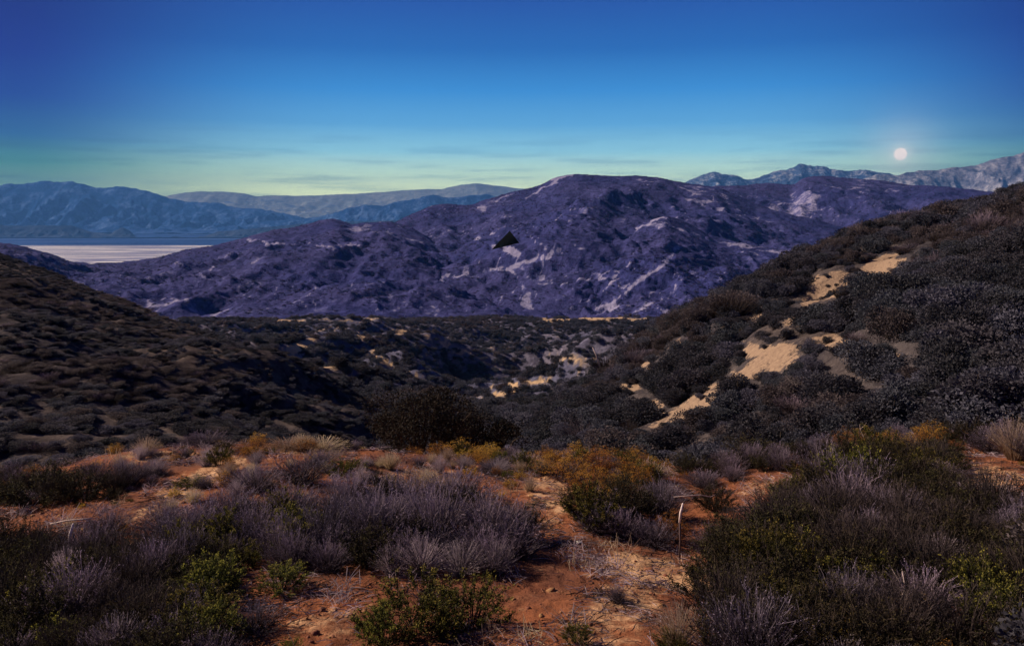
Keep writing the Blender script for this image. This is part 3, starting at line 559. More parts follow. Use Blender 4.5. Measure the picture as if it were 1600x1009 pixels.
def proto(kind, var):
    """meshes of one plant about 1 m wide and ~.7 m tall: list of (part name, mesh)"""
    rng = np.random.default_rng(1000 + hash_kind(kind) * 31 + var)
    if kind in ('sage', 'twig'):
        P, Wd = stems_curved(330, .72, .50, rng, w=.008)
        V, q = strip(P, Wd, rng); tz = np.clip(V[:, 2] / .72, 0, 1)
        # side twigs
        k = 1300; i = rng.integers(0, len(P), k); u = rng.uniform(.35, 1, k); seg = P.shape[1] - 1
        a = np.floor(u * seg).astype(int).clip(0, seg - 1); f = (u * seg - a)[:, None]; c = P[i, a] * (1 - f) + P[i, a + 1] * f
        d = unit(unit(P[i, a + 1] - P[i, a]) + rng.normal(size=(k, 3)) * .45 + np.array([0, 0, .25])); Lt = rng.uniform(.05, .16, k)
        tw = np.stack([c, c + d * (Lt * .5)[:, None] + rng.normal(size=(k, 3)) * .006, c + d * Lt[:, None]], 1)
        V2, q2 = strip(tw, np.array([.004, .0035, .002])[None] * np.ones((k, 1)), rng)
        Vs, qs = join([(V, q), (V2, q2)]); 
        st = mesh_from('stems', Vs, qs, [M['sage_stem' if kind == 'sage' else 'dim_stem']], attrs={'tip': np.clip((Vs[:, 2] / .72 - .45) * 1.3, 0, 1) * .8})  # stems paler with height: sunlit tops painted in
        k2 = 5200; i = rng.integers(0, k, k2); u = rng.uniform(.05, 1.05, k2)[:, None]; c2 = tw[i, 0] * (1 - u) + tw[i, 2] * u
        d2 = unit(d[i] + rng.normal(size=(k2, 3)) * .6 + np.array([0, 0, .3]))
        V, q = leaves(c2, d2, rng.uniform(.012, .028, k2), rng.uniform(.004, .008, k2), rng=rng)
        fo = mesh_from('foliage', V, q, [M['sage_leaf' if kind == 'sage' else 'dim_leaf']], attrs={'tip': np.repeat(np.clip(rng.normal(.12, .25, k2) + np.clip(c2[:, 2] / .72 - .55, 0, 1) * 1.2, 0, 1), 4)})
        return [('stems', st), ('foliage', fo)]
    if kind in ('green', 'dark', 'rust'):
        nb = 60 if kind != 'rust' else 90
        P, Wd = stems_curved(nb, .66, .46, rng, w=.012, flop=.2)
        V, q = strip(P, Wd, rng)
        nl = {'green': 420, 'dark': 760, 'rust': 380}[kind]
        i = rng.integers(0, nb, nl); u = rng.uniform(.2 if kind == 'dark' else .4, 1.0, nl) ** .8; seg = P.shape[1] - 1
        a = np.floor(u * seg).astype(int).clip(0, seg - 1); f = (u * seg - a)[:, None]; c = P[i, a] * (1 - f) + P[i, a + 1] * f
        d = unit(rng.normal(size=(nl, 3)) * .6 + unit(c * np.array([1, 1, .6])) + np.array([0, 0, .45])); Lt = rng.uniform(.05, .15, nl)
        tw = np.stack([c, c + d * (Lt * .5)[:, None], c + d * Lt[:, None]], 1)
        V2, q2 = strip(tw, np.array([.005, .004, .003])[None] * np.ones((nl, 1)), rng)
        Vs, qs = join([(V, q), (V2, q2)])
        st = mesh_from('stems', Vs, qs, [M['bark'] if kind != 'rust' else M['sage_stem']])
        if kind == 'rust':
            k2 = 6500; i = rng.integers(0, nl, k2); c2 = tw[i, 2] + rng.normal(size=(k2, 3)) * np.array([.028, .028, .016])
            low = rng.random(k2) < .35; c2[low] = (tw[i, 0] * .6 + tw[i, 2] * .4)[low] + rng.normal(size=(low.sum(), 3)) * .03
            d2 = unit(rng.normal(size=(k2, 3)) + np.array([0, 0, .4])); V, q = leaves(c2, d2, rng.uniform(.010, .022, k2), rng.uniform(.008, .016, k2), rng=rng)
            tip = np.clip(rng.normal(.25, .3, k2) + (c2[:, 2] / .66 - .7), 0, 1)
            fm = low.astype(int)
            me = mesh_from('foliage', V, q, [M['rust_leaf'], M['dark_leaf']], fmat=fm, attrs={'tip': np.repeat(tip, 4)})
        else:
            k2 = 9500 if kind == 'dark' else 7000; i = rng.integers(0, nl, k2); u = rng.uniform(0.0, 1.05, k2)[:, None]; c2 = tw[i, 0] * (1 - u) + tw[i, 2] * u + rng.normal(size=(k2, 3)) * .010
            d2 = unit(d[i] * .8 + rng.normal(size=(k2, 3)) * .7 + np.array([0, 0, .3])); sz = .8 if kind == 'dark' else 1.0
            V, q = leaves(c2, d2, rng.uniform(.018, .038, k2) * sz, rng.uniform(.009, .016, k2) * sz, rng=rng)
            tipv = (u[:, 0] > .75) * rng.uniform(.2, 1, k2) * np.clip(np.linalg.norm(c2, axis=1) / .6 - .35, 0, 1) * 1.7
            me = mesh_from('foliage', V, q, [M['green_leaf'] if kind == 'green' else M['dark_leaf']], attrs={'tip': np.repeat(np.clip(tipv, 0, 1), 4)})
        return [('stems', st), ('foliage', me)]
    if kind in ('grass', 'lilac'):
        P, Wd = stems_curved(420, .62, .36, rng, seg=5, w=.007, flop=.8)
        V, q = strip(P, Wd, rng)
        k2 = 700; i = rng.integers(0, len(P), k2); c2 = P[i, -1] + (P[i, -2] - P[i, -1]) * rng.uniform(0, .7, (k2, 1)); d2 = unit(P[i, -1] - P[i, -2] + rng.normal(size=(k2, 3)) * .3 * .1)
        V2, q2 = leaves(c2, d2, .03, .008, rng=rng)
        Vs, qs = join([(V, q), (V2, q2)])
        return [('blades', mesh_from('blades', Vs, qs, [M['straw'] if kind == 'grass' else M['lilac_straw']], attrs={'tip': np.clip(Vs[:, 2] / .6 - .3, 0, 1)}))]
    if kind.startswith('hill'):
        # rounded chaparral bush, 1 m wide; lumps of leaf clumps over short limbs; hill:<material>:<n leaves>
        _, mat, n, size = kind.split(':'); n = int(n); size = float(size)
        nl = 11; lc = np.stack([rng.uniform(-.30, .30, nl), rng.uniform(-.30, .30, nl), rng.uniform(.18, .48, nl)], -1); lc[:, 2] -= .5 * (lc[:, 0] ** 2 + lc[:, 1] ** 2); lr = rng.uniform(.12, .26, nl)
        i = rng.integers(0, nl, n); d = unit(rng.normal(size=(n, 3)) + np.array([0, 0, .25])); rr = lr[i] * rng.uniform(.45, 1.12, n) ** .6
        c = lc[i] + d * rr[:, None]; c[:, 2] = np.abs(c[:, 2]) * .95
        dd = unit(d + rng.normal(size=(n, 3)) * .8); V, q = leaves(c, dd, rng.uniform(.6, 1.4, n) * size, rng.uniform(.4, .8, n) * size, rng=rng)
        parts = [(V, q)]; fm = [0] * len(q)
        for j in range(nl):
            b = np.array([rng.normal() * .04, rng.normal() * .04, -.1]); m_ = (b + lc[j]) / 2 + rng.normal(size=3) * .03
            tv, tq, tt = tube([b, m_, lc[j], lc[j] + unit(lc[j]) * lr[j] * .6], [.02, .014, .008, .003], 3); parts.append((tv, tq)); fm += [1] * len(tq)
        Vs, qs = join(parts)
        return [('bush', mesh_from('chaparral_bush', Vs, qs, [M[mat], M['bark']], fmat=fm))]
def hash_kind(k): return sum(ord(c) * (i + 1) for i, c in enumerate(k)) % 997
_P = {}
def protos(kind, n=4):
    if kind not in _P: _P[kind] = [proto(kind, v) for v in range(n)]
    return _P[kind]
# flat ground finder: pixel -> point on the near ground
def hit(px, py):
    Ys = np.exp(np.linspace(math.log(3.5), math.log(40), 900)); x, y, z = at(px, py, Ys)
    d = z - gz(x, Ys, False); k = np.argmax(d < 0) if (d < 0).any() else np.argmax(Ys > YC)
    return float(x[k]), float(Ys[k]), float(gz(x[k], Ys[k], False))
NAMES = {'twig': ('darkened_sage', 'shrub'), 'sage': ('sagebrush', 'shrub'), 'green': ('leafy_shrub', 'shrub'), 'dark': ('dark_shrub', 'shrub'), 'rust': ('buckwheat_shrub', 'shrub'),
         'grass': ('grass_tuft', 'grass tuft'), 'lilac': ('bleached_grass_tuft', 'grass tuft')}
def plant(kind, X, Y, width, height, label, group=None, z=None):
    v = random.randrange(4); parts = protos(kind)[v]; nm, cat = NAMES[kind]
    if len(parts) == 1: o = obj(nm, parts[0][1])
    else:
        o = bpy.data.objects.new(nm, None); COL.objects.link(o); o.empty_display_size = .2
        for pn, me in parts: obj(pn, me, parent=o)
    o.location = (X, Y, (gz(X, Y, False) if z is None else z) - .01); o.rotation_euler = (random.uniform(-.06, .06), random.uniform(-.06, .06), random.uniform(0, 6.28))
    s = {'grass': 1 / .75, 'lilac': 1 / .75}.get(kind, .86); hh = {'grass': .66, 'lilac': .66, 'sage': .90, 'twig': .90}.get(kind, .82)
    o.scale = (width * s, width * s, height / hh)
    return tag(o, label, cat, group)
def plant_px(kind, px, py, wpx, hpx, label, group=None):
    X, Y, z = hit(px, py); Y += wpx / F * Y * .3; X *= Y / (Y - wpx / F * Y * .3)
    return plant(kind, X, Y, wpx / F * Y * 1.12, hpx / F * Y * 1.02, label, group)

G = {'twig': 'sagebrush coloured dark as shade on the knoll', 'sage': 'dry grey-purple sagebrush on the knoll', 'green': 'yellow-green leafy shrubs on the knoll', 'dark': 'dark shrubs on the knoll', 'rust': 'rust-flowered buckwheat shrubs', 'grass': 'dry straw grass tufts', 'lilac': 'bleached lilac grass tufts'}
LIST = [
 # the big dry sage thicket beside the trail
 ('sage', 505, 872, 150, 118, 'dry grey sagebrush at the lower end of the big thicket, beside a small yellow-green shrub'),
 ('sage', 590, 872, 165, 128, 'tall purple-grey sagebrush in the middle of the big thicket, behind the bleached grass'),
 ('sage', 680, 872, 170, 132, 'widest purple-grey sagebrush of the big thicket beside the trail'),
 ('sage', 765, 868, 150, 122, 'dense dark-based sagebrush on the trail side of the big thicket'),
 ('sage', 806, 850, 90, 80, 'smaller sagebrush leaning out over the trail edge'),
 ('sage', 628, 812, 150, 84, 'sagebrush on the upper edge of the big thicket, below the bare red soil'),
 ('sage', 712, 806, 150, 86, 'sagebrush on the upper edge of the big thicket, below the white dry grass'),
 ('sage', 548, 805, 120, 74, 'pale-tipped sagebrush at the upper corner of the big thicket'),
 ('sage', 455, 826, 120, 84, 'lone-standing grey sagebrush between the two thickets'),
 ('sage', 445, 880, 110, 90, 'low spreading sagebrush with bleached lilac tips above a small yellow-green shrub'),
 ('sage', 368, 832, 120, 84, 'brown-grey sagebrush in the smaller thicket near the short bleached stake'),
 ('sage', 300, 862, 120, 94, 'sagebrush at the front of the smaller thicket near the short bleached stake'),
 ('sage', 402, 862, 120, 94, 'sagebrush on the trail side of the smaller thicket'),
 ('sage', 258, 834, 80, 62, 'small sagebrush at the outer end of the smaller thicket'),
 ('sage', 170, 842, 90, 62, 'small round dark sagebrush standing alone on the red soil above the short bleached stake'),
 ('dark', 60, 796, 160, 84, 'dark green bush at the frame edge on top of the bare red bank'),
 ('dark', 132, 788, 110, 70, 'dark green bush next to the bare red bank, beneath the shaded hillside'),
 ('sage', 232, 752, 84, 34, 'low grey sagebrush patch on the upper bare bank'),
 ('sage', 322, 700, 80, 32, 'blue-grey sagebrush on the crest above the winding bare dirt'),
 ('green', 343, 730, 60, 40, 'bright green shrub on the crest beside the winding bare dirt'),
 ('green', 300, 765, 56, 26, 'small yellow-green plant in the middle of the winding bare dirt'),
 ('rust', 395, 712, 70, 26, 'low yellow-brown buckwheat on the crest line beneath the shaded hillside'),
 ('sage', 470, 762, 110, 56, 'brown-green sagebrush just below the pale grass of the crest'),
 ('sage', 400, 775, 110, 56, 'brown sagebrush below the bright green shrub on the crest'),
 ('green', 540, 748, 80, 36, 'olive shrub on the crest where the bare red soil begins'),
 ('sage', 500, 735, 80, 34, 'small grey sagebrush behind the olive shrub on the crest'),
 # in front of the thicket
 ('lilac', 660, 905, 90, 72, 'tall bleached lilac grass with one thick pale stem, behind the big green shrub'),
 ('lilac', 720, 905, 90, 66, 'bleached lilac grass right above the crown of the big green shrub'),
 ('lilac', 612, 900, 70, 52, 'short bleached grass at the foot of the big sage thicket'),
 ('lilac', 775, 900, 70, 58, 'bleached lilac grass by the trail at the end of the big sage thicket'),
 ('green', 655, 1000, 190, 116, 'big yellow-green shrub with bright tips at the bottom of the picture'),
 ('green', 735, 990, 150, 104, 'trail-side half of the big yellow-green shrub group'),
 ('green', 600, 1016, 130, 88, 'lowest yellow-green shrub, next to the round patch of bare soil'),
 ('green', 438, 934, 120, 54, 'small yellow-green spreading shrub below the low lilac-tipped sagebrush'),
 ('sage', 400, 1000, 110, 70, 'dark purple sagebrush beside the round patch of bare soil'),
 # centre beyond the trail
 ('rust', 882, 752, 100, 56, 'golden-orange buckwheat on the crest at the head of the trail'),
 ('rust', 938, 742, 90, 50, 'golden-orange buckwheat next to the head of the trail, under a rusty shrub'),
 ('rust', 990, 752, 80, 46, 'straw-gold buckwheat at the outer end of the golden row'),
 ('rust', 940, 705, 60, 28, 'rust-orange buckwheat peeking over the crest above the golden row'),
 ('green', 925, 832, 130, 88, 'dark green shrub with yellow tips above the small white stone'),
 ('dark', 965, 825, 130, 88, 'black-green shrub in the shade between the trail and the tall stake'),
 ('rust', 925, 770, 90, 46, 'rusty buckwheat growing into the dark green shrub above the small white stone'),
 ('sage', 1030, 812, 100, 78, 'purple-grey sagebrush beside the tall bleached stake'),
 ('sage', 1020, 860, 90, 60, 'shaded sagebrush at the foot of the tall bleached stake'),
 ('rust', 722, 712, 72, 42, 'orange buckwheat with bright tips in front of the big dark tree'),
 ('rust', 770, 708, 60, 34, 'yellow buckwheat beside the white dry grass on the crest'),
 ('rust', 690, 714, 54, 28, 'small orange buckwheat at the foot of the big dark tree'),
 ('rust', 838, 706, 40, 22, 'small brown-orange buckwheat between the yellow and the golden ones on the crest'),
 ('lilac', 775, 742, 60, 26, 'white dry grass on the crest above the big sage thicket'),
 ('lilac', 620, 775, 60, 30, 'white dry grass along the upper edge of the big sage thicket'),
 ('lilac', 585, 790, 60, 34, 'white dry grass at the upper corner of the big sage thicket'),
 ('lilac', 895, 698, 60, 22, 'bleached pale grass poking over the crest behind the golden row'),
 ('grass', 450, 706, 90, 20, 'pale straw grass fringe along the crest beneath the shaded hillside'),
 ('grass', 505, 706, 80, 20, 'pinkish straw grass at the end of the crest fringe'),
 ('grass', 655, 760, 80, 24, 'straw grass in the middle of the bare red soil on the crest'),
 ('grass', 1020, 752, 70, 32, 'pinkish straw grass between the golden row and the fallen stick'),
 ('dark', 1118, 802, 84, 56, 'dark round shrub behind the fallen stick by the tall stake'),
 ('sage', 1100, 765, 70, 36, 'twiggy lilac sagebrush behind the fallen stick'),
 ('dark', 1180, 722, 110, 46, 'olive-brown bush on the crest above the strip of bare orange soil'),
 ('green', 1243, 742, 46, 26, 'small bright green shrub at the top of the strip of bare orange soil'),
 ('rust', 1388, 712, 76, 42, 'orange buckwheat on top of the thicket, on the crest below the brushy hillside'),
 ('rust', 1490, 706, 40, 22, 'small orange buckwheat near the pale bare bank'),
 ('grass', 1585, 722, 74, 82, 'tall straw-yellow grass tuft at the very edge of the picture'),
 ('lilac', 1510, 800, 100, 42, 'blue-white dry grass hanging over the pale bare bank'),
 ('lilac', 1560, 790, 80, 36, 'blue-white dry grass at the outer end of the pale bare bank'),
 ('lilac', 1190, 815, 80, 30, 'bleached grass below the strip of bare orange soil'),
 ('sage', 1110, 875, 90, 60, 'grey sagebrush just past the forked pale twig'),
 ('green', 1180, 900, 110, 70, 'yellow-green shrub on the trail side of the dark thicket'),
 ('green', 1140, 950, 90, 60, 'yellow-green shrub at the edge of the sandy clearing'),
 ('sage', 963, 944, 40, 44, 'little round grey plant alone in the middle of the sandy trail'),
 ('green', 900, 1012, 70, 42, 'small shrub with a yellow bloom at the bottom of the trail'),
 ('grass', 1060, 1020, 90, 90, 'spiky pale grass at the bottom of the sandy clearing'),
 ('green', 1050, 1030, 80, 50, 'bright green plant at the bottom edge near the spiky grass'),
 ('rust', 1285, 960, 60, 60, 'rust-orange stalks in the dark thicket near the bottom'),
 ('rust', 1320, 1005, 70, 60, 'lower rust-orange stalks in the dark thicket at the bottom edge'),
]
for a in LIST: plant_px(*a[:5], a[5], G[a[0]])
def inside(poly, x, y):
    r = False; j = len(poly) - 1
    for i in range(len(poly)):
        (xi, yi), (xj, yj) = poly[i], poly[j]
        if (yi > y) != (yj > y) and x < (xj - xi) * (y - yi) / (yj - yi) + xi: r = not r
        j = i
    return r
def fill(poly, n, kinds, w0, w1, label, asp=.68, seed=0, mind=.45):
    rr = random.Random(seed); pts = []; xs = [p[0] for p in poly]; ys = [p[1] for p in poly]; tries = 0
    while len(pts) < n and tries < n * 60:
        tries += 1; px, py = rr.uniform(min(xs), max(xs)), rr.uniform(min(ys), max(ys))
        if not inside(poly, px, py): continue
        X, Y, z = hit(px, py)
        wd = rr.uniform(w0, w1)
        if any((X - a) ** 2 + (Y - b) ** 2 < (mind * (wd + c) / 2) ** 2 for a, b, c in pts): continue
        pts.append((X, Y, wd)); k = rr.choice(kinds)
        zx = (px - min(xs)) / (max(xs) - min(xs)); zy = (py - min(ys)) / (max(ys) - min(ys)); near_c = abs(min(xs) - 850) < abs(max(xs) - 850); zx = zx if near_c else 1 - zx
        zone = ', ' + ('upper', 'middle', 'lower')[min(2, int(zy * 3))] + (' inner', ' central', ' outer')[min(2, int(zx * 3))] + ' part'
        plant(k, X, Y, wd, wd * asp * rr.uniform(.8, 1.25) * (1.3 if k in ('lilac', 'grass') else 1), label[k] + (zone if n > 20 and len((label[k] + zone).split()) <= 16 else ''), G[k])
# thicket of the lower right and brush of the lower left, coloured darker as corner shade, and the ground off both sides
THR = {'twig': 'sagebrush coloured dark as shade in the thicket east of the sandy trail', 'dark': 'black-green shrub packed into the thicket east of the sandy trail', 'sage': 'dim purple-grey sagebrush packed into the thicket east of the sandy trail',
       'green': 'olive shrub with yellow tips in the thicket east of the sandy trail', 'lilac': 'bleached grass stalks among the thicket east of the sandy trail', 'rust': 'rusty stalks among the thicket east of the sandy trail'}
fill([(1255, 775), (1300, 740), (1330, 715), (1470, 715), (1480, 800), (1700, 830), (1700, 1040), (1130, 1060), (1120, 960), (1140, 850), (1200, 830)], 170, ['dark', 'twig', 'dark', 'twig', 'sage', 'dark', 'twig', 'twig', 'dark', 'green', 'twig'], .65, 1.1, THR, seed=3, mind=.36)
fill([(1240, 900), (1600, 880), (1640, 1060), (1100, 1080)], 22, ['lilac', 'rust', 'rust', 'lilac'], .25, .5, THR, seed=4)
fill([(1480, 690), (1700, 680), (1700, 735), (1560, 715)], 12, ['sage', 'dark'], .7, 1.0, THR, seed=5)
THL = {'twig': 'sagebrush coloured dark as shade in the brush below the short bleached stake', 'dark': 'black-green shrub in the shaded brush below the short bleached stake', 'sage': 'dim purple sagebrush in the shaded brush below the short bleached stake', 'green': 'dark shrub with a few yellow tips below the short bleached stake', 'lilac': 'pale stalks in the shaded brush below the short bleached stake'}
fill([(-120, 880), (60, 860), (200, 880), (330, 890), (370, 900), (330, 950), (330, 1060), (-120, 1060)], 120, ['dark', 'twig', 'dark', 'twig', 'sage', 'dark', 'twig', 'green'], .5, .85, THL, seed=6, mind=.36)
fill([(0, 900), (330, 900), (330, 1040), (0, 1040)], 7, ['lilac'], .3, .5, THL, seed=7)
TC = {'rust': 'golden buckwheat on the crest between the dark tree and the trail head', 'green': 'small yellow-green shrub on the crest between the dark tree and the trail head', 'sage': 'small grey sagebrush on the crest between the dark tree and the trail head'}
fill([(680, 706), (860, 708), (1010, 716), (1060, 735), (1000, 770), (860, 745), (700, 722)], 40, ['rust', 'rust', 'rust', 'green', 'sage'], .28, .55, TC, seed=31, mind=.5)
TD = {'rust': 'rusty buckwheat on the crest in front of the brushy hillside', 'dark': 'dark shrub on the crest in front of the brushy hillside', 'sage': 'grey sagebrush on the crest in front of the brushy hillside'}
fill([(1090, 720), (1300, 695), (1620, 670), (1620, 700), (1320, 720), (1120, 745)], 34, ['dark', 'sage', 'rust', 'dark'], .4, .8, TD, seed=32, mind=.4)
TE = {'dark': 'dark shrub on the bare red bank at the outer end of the knoll', 'sage': 'grey sagebrush on the bare red bank at the outer end of the knoll', 'twig': 'sagebrush coloured dark as shade on the bare red bank at the outer end of the knoll'}
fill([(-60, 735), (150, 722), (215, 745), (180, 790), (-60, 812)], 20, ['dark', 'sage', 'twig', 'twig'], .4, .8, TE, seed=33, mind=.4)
TG = {'twig': 'sagebrush coloured dark as shade on the knoll', 'lilac': 'small bleached tuft on the open red soil of the crest', 'grass': 'small straw tuft on the open red soil of the crest', 'sage': 'small grey sagebrush on the open red soil of the crest', 'rust': 'small buckwheat on the open red soil of the crest'}
fill([(560, 712), (850, 722), (850, 770), (620, 775), (560, 760)], 34, ['lilac', 'grass', 'grass', 'sage', 'rust'], .18, .38, TG, seed=21, mind=.5)
fill([(180, 716), (480, 705), (520, 735), (420, 770), (250, 800), (180, 760)], 34, ['lilac', 'grass', 'sage', 'rust', 'grass'], .18, .4, TG, seed=22, mind=.5)
TH1 = {'sage': 'small grey-purple sagebrush filling the big thicket beside the trail', 'dark': 'small black-green shrub filling the big thicket beside the trail'}
fill([(480, 830), (560, 800), (620, 790), (700, 790), (800, 815), (835, 850), (790, 892), (600, 895), (480, 890)], 30, ['sage', 'sage', 'dark'], .5, .8, TH1, seed=10, mind=.4)
TH2 = {'sage': 'small brown-grey sagebrush filling the smaller thicket near the short stake', 'dark': 'small dark shrub filling the smaller thicket near the short stake', 'green': 'small olive shrub filling the smaller thicket near the short stake'}
fill([(250, 850), (330, 815), (420, 800), (480, 800), (460, 890), (380, 900), (270, 890)], 22, ['sage', 'sage', 'dark', 'green'], .45, .75, TH2, seed=11, mind=.4)
TH3 = {'sage': 'small grey sagebrush around the head of the trail', 'dark': 'small dark shrub in the shade between the trail and the tall stake', 'rust': 'small rusty buckwheat around the head of the trail'}
fill([(880, 830), (900, 770), (1040, 765), (1050, 850), (960, 850)], 16, ['sage', 'dark', 'dark', 'rust'], .45, .75, TH3, seed=12, mind=.4)
THO = {k: 'low plant at the outer edge of the knoll' for k in G}
fill([(1050, 735), (1110, 740), (1300, 712), (1250, 735), (1100, 760)], 9, ['sage', 'dark'], .5, .8, {'sage': 'twiggy grey sagebrush on the crest beyond the fallen stick', 'dark': 'dark bush on the crest beyond the fallen stick'}, seed=8)
fill([(-120, 725), (150, 706), (300, 684), (560, 684), (700, 702), (560, 712), (200, 722), (-120, 800)], 50, ['sage', 'rust', 'sage', 'grass', 'dark', 'rust'], .25, .55, {'sage': 'small grey sagebrush along the crest below the shaded hillside', 'dark': 'small dark shrub along the crest below the shaded hillside', 'rust': 'small rusty buckwheat along the crest below the shaded hillside', 'grass': 'low straw tuft along the crest below the shaded hillside'}, asp=.55, seed=9)

# ------------------------------------------------------------------ scattering what nobody could count
def scatter(name, pts, scl, rot, meshes, kind='stuff', tilt=.15, label=None):
    """one object: geometry nodes put a random source mesh on every point"""
    me = bpy.data.meshes.new(name + '_points'); me.vertices.add(len(pts)); me.vertices.foreach_set('co', np.asarray(pts, np.float32).ravel())
    for k, v in (('scl', scl),):
        a = me.attributes.new(k, 'FLOAT_VECTOR', 'POINT'); a.data.foreach_set('vector', np.asarray(v, np.float32).ravel())
    a = me.attributes.new('rot', 'FLOAT_VECTOR', 'POINT')
    r = np.stack([RNG.normal(0, tilt, len(pts)), RNG.normal(0, tilt, len(pts)), rot], -1); a.data.foreach_set('vector', r.astype(np.float32).ravel())
    o = obj(name, me, kind=kind)
    if label: o['label'] = label
    col = bpy.data.collections.new(name + '_sources')
    for i, m in enumerate(meshes): col.objects.link(bpy.data.objects.new(name + '_source', m))
    ng = bpy.data.node_groups.new(name, 'GeometryNodeTree')
    ng.interface.new_socket('Geometry', in_out='INPUT', socket_type='NodeSocketGeometry'); ng.interface.new_socket('Geometry', in_out='OUTPUT', socket_type='NodeSocketGeometry')
    gi = ng.nodes.new('NodeGroupInput'); go = ng.nodes.new('NodeGroupOutput')
    ip = ng.nodes.new('GeometryNodeInstanceOnPoints'); ci = ng.nodes.new('GeometryNodeCollectionInfo'); ci.inputs[0].default_value = col; ci.inputs[1].default_value = True; ci.inputs[2].default_value = True
    ns = ng.nodes.new('GeometryNodeInputNamedAttribute'); ns.data_type = 'FLOAT_VECTOR'; ns.inputs[0].default_value = 'scl'
    nr = ng.nodes.new('GeometryNodeInputNamedAttribute'); nr.data_type = 'FLOAT_VECTOR'; nr.inputs[0].default_value = 'rot'
    L = ng.links.new
    L(gi.outputs[0], ip.inputs['Points']); L(ci.outputs[0], ip.inputs['Instance']); ip.inputs['Pick Instance'].default_value = True
    L(ns.outputs[0], ip.inputs['Scale']); L(nr.outputs[0], ip.inputs['Rotation']); L(ip.outputs[0], go.inputs[0])
    md = o.modifiers.new('scatter', 'NODES'); md.node_group = ng
    return o
def jitter_pts(s0, s1, Y0, Y1, n, rng):
    """uniform over the ground area of a wedge"""
    u = rng.uniform(0, 1, n); Y = np.sqrt(Y0 ** 2 + u * (Y1 ** 2 - Y0 ** 2)); return rng.uniform(s0, s1, n), Y
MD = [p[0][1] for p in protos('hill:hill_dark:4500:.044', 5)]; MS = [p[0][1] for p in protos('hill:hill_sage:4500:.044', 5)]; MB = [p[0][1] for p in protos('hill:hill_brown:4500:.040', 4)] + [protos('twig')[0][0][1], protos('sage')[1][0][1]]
FD = [p[0][1] for p in protos('hill:hill_dark:700:.085', 3)]; FS = [p[0][1] for p in protos('hill:hill_sage:700:.085', 3)]; FB = [p[0][1] for p in protos('hill:hill_brown:700:.085', 3)]
hill_things = []
def cover(nm, sheets, self_i, s0, s1, Y0, Y1, n, d0, d1, lines, blobs, mix, top, names, barek=.22, seed=0):
    """bushes over one hill; the 'top' ones that show largest become things, the rest one object of stuff per colour"""
    rng = np.random.default_rng(seed); me_s = sheets[self_i]
    sl, Y = jitter_pts(s0, s1, Y0, Y1, n, rng); Z = me_s.z(sl, Y)
    for j, o in enumerate(sheets):
        if j != self_i: m = Z > o.z(sl, Y) - .3; sl, Y, Z = sl[m], Y[m], Z[m]
    m = Z > gz(sl * Y, Y, False) - .2; sl, Y, Z = sl[m], Y[m], Z[m]
    px, py = proj(sl * Y, Y, Z); b = bare(px, py, lines, blobs)
    Yc = np.interp(sl, me_s.g, me_s.Yc); Yf = np.interp(sl, me_s.g, me_s.Yf); t = (Y - Yf) / (Yc - Yf)
    dens = fbm(sl * Y / 14, Y / 14, 3, seed + 3)
    m = ((b < barek) | (rng.random(len(b)) < .20)) & (t < 1.12) & (rng.random(len(b)) < .80 + .6 * dens); sl, Y, Z, px, py = sl[m], Y[m], Z[m], px[m], py[m]
    d = rng.uniform(d0, d1, len(Y)) * (1 + .35 * fbm(sl * Y / 9, Y / 9, 2, seed + 7)); bb = b[m] > barek; d[bb] *= .32; nb = bare(px, py, lines, [(x, y + r2 * .5, r1 * 1.5, r2 * 1.9, a, 1.0) for x, y, r1, r2, a, q in blobs]) if nm == 'brushy_hill' else b[m] * 0; d[nb > .3] = np.minimum(d[nb > .3], .95); h = d * rng.uniform(.5, 1.05, len(Y)) * (.55 if nm == 'shaded_hill' else 1.0)
    kindn = vn(sl * Y / 11, Y / 11, seed + 5) + rng.normal(0, .18, len(Y)); kind = np.digitize(kindn, mix)
    sz = d / Y * ((px > -40) & (px < 1640) & (py > 200) & (py < 780) & (t[m] < 1.02)); order = np.argsort(-sz); big = np.zeros(len(Y), bool); big[order[:top]] = True
    rot = rng.uniform(0, 6.28, len(Y))
    zx = np.abs(px - 800) / (np.abs(px[big] - 800).max() + 1 if big.any() else 1); pyb = py[big] if big.any() else py; zy = (py - pyb.min()) / (np.ptp(pyb) + 1)
    for k, (near_m, far_m) in enumerate(((MD, FD), (MS, FS), (MB, FB))):
        q = kind == k; r = q & ~big; meshes = near_m if Y0 < 50 else far_m
        if r.sum(): scatter(nm + '_' + ('dark', 'grey', 'brown')[k] + '_brush', np.stack([sl * Y, Y, Z - .05 * d], -1)[r], np.stack([d * rng.uniform(.8, 1.3, len(d)), d * rng.uniform(.8, 1.3, len(d)), h], -1)[r], rot[r], meshes)
        for i in np.where(q & big)[0]:
            o = obj('chaparral_bush', near_m[int(rng.integers(0, len(near_m)))]); o.location = (float(sl[i] * Y[i]), float(Y[i]), float(Z[i] - .05 * d[i])); u = float(rng.uniform(.8, 1.3)); o.scale = (float(d[i]) * u, float(d[i]) / u, float(h[i])); o.rotation_euler = (0, 0, float(rot[i]))
            zl = ', ' + ('upper', 'middle', 'lower')[int(min(2, max(0, zy[i] * 3)))] + (' inner', ' central', ' outer')[int(min(2, zx[i] * 3))] + ' part'
            tag(o, names[k][0] + (zl if len((names[k][0] + zl).split()) <= 16 else ''), 'bush', names[k][1])
SH = [VAL, LEFT, RIGHT]
cover('valley', SH, 0, -.42, .42, 34, 200, 10500, 1.2, 2.6, val_lines, val_blobs, [.26, .74], 40,
      [('dark round bush on the valley floor beyond the big dark tree', 'dark valley bushes'), ('grey-green round bush on the valley floor', 'grey valley bushes'), ('brown twiggy bush on the valley floor', 'brown valley bushes')], seed=201)
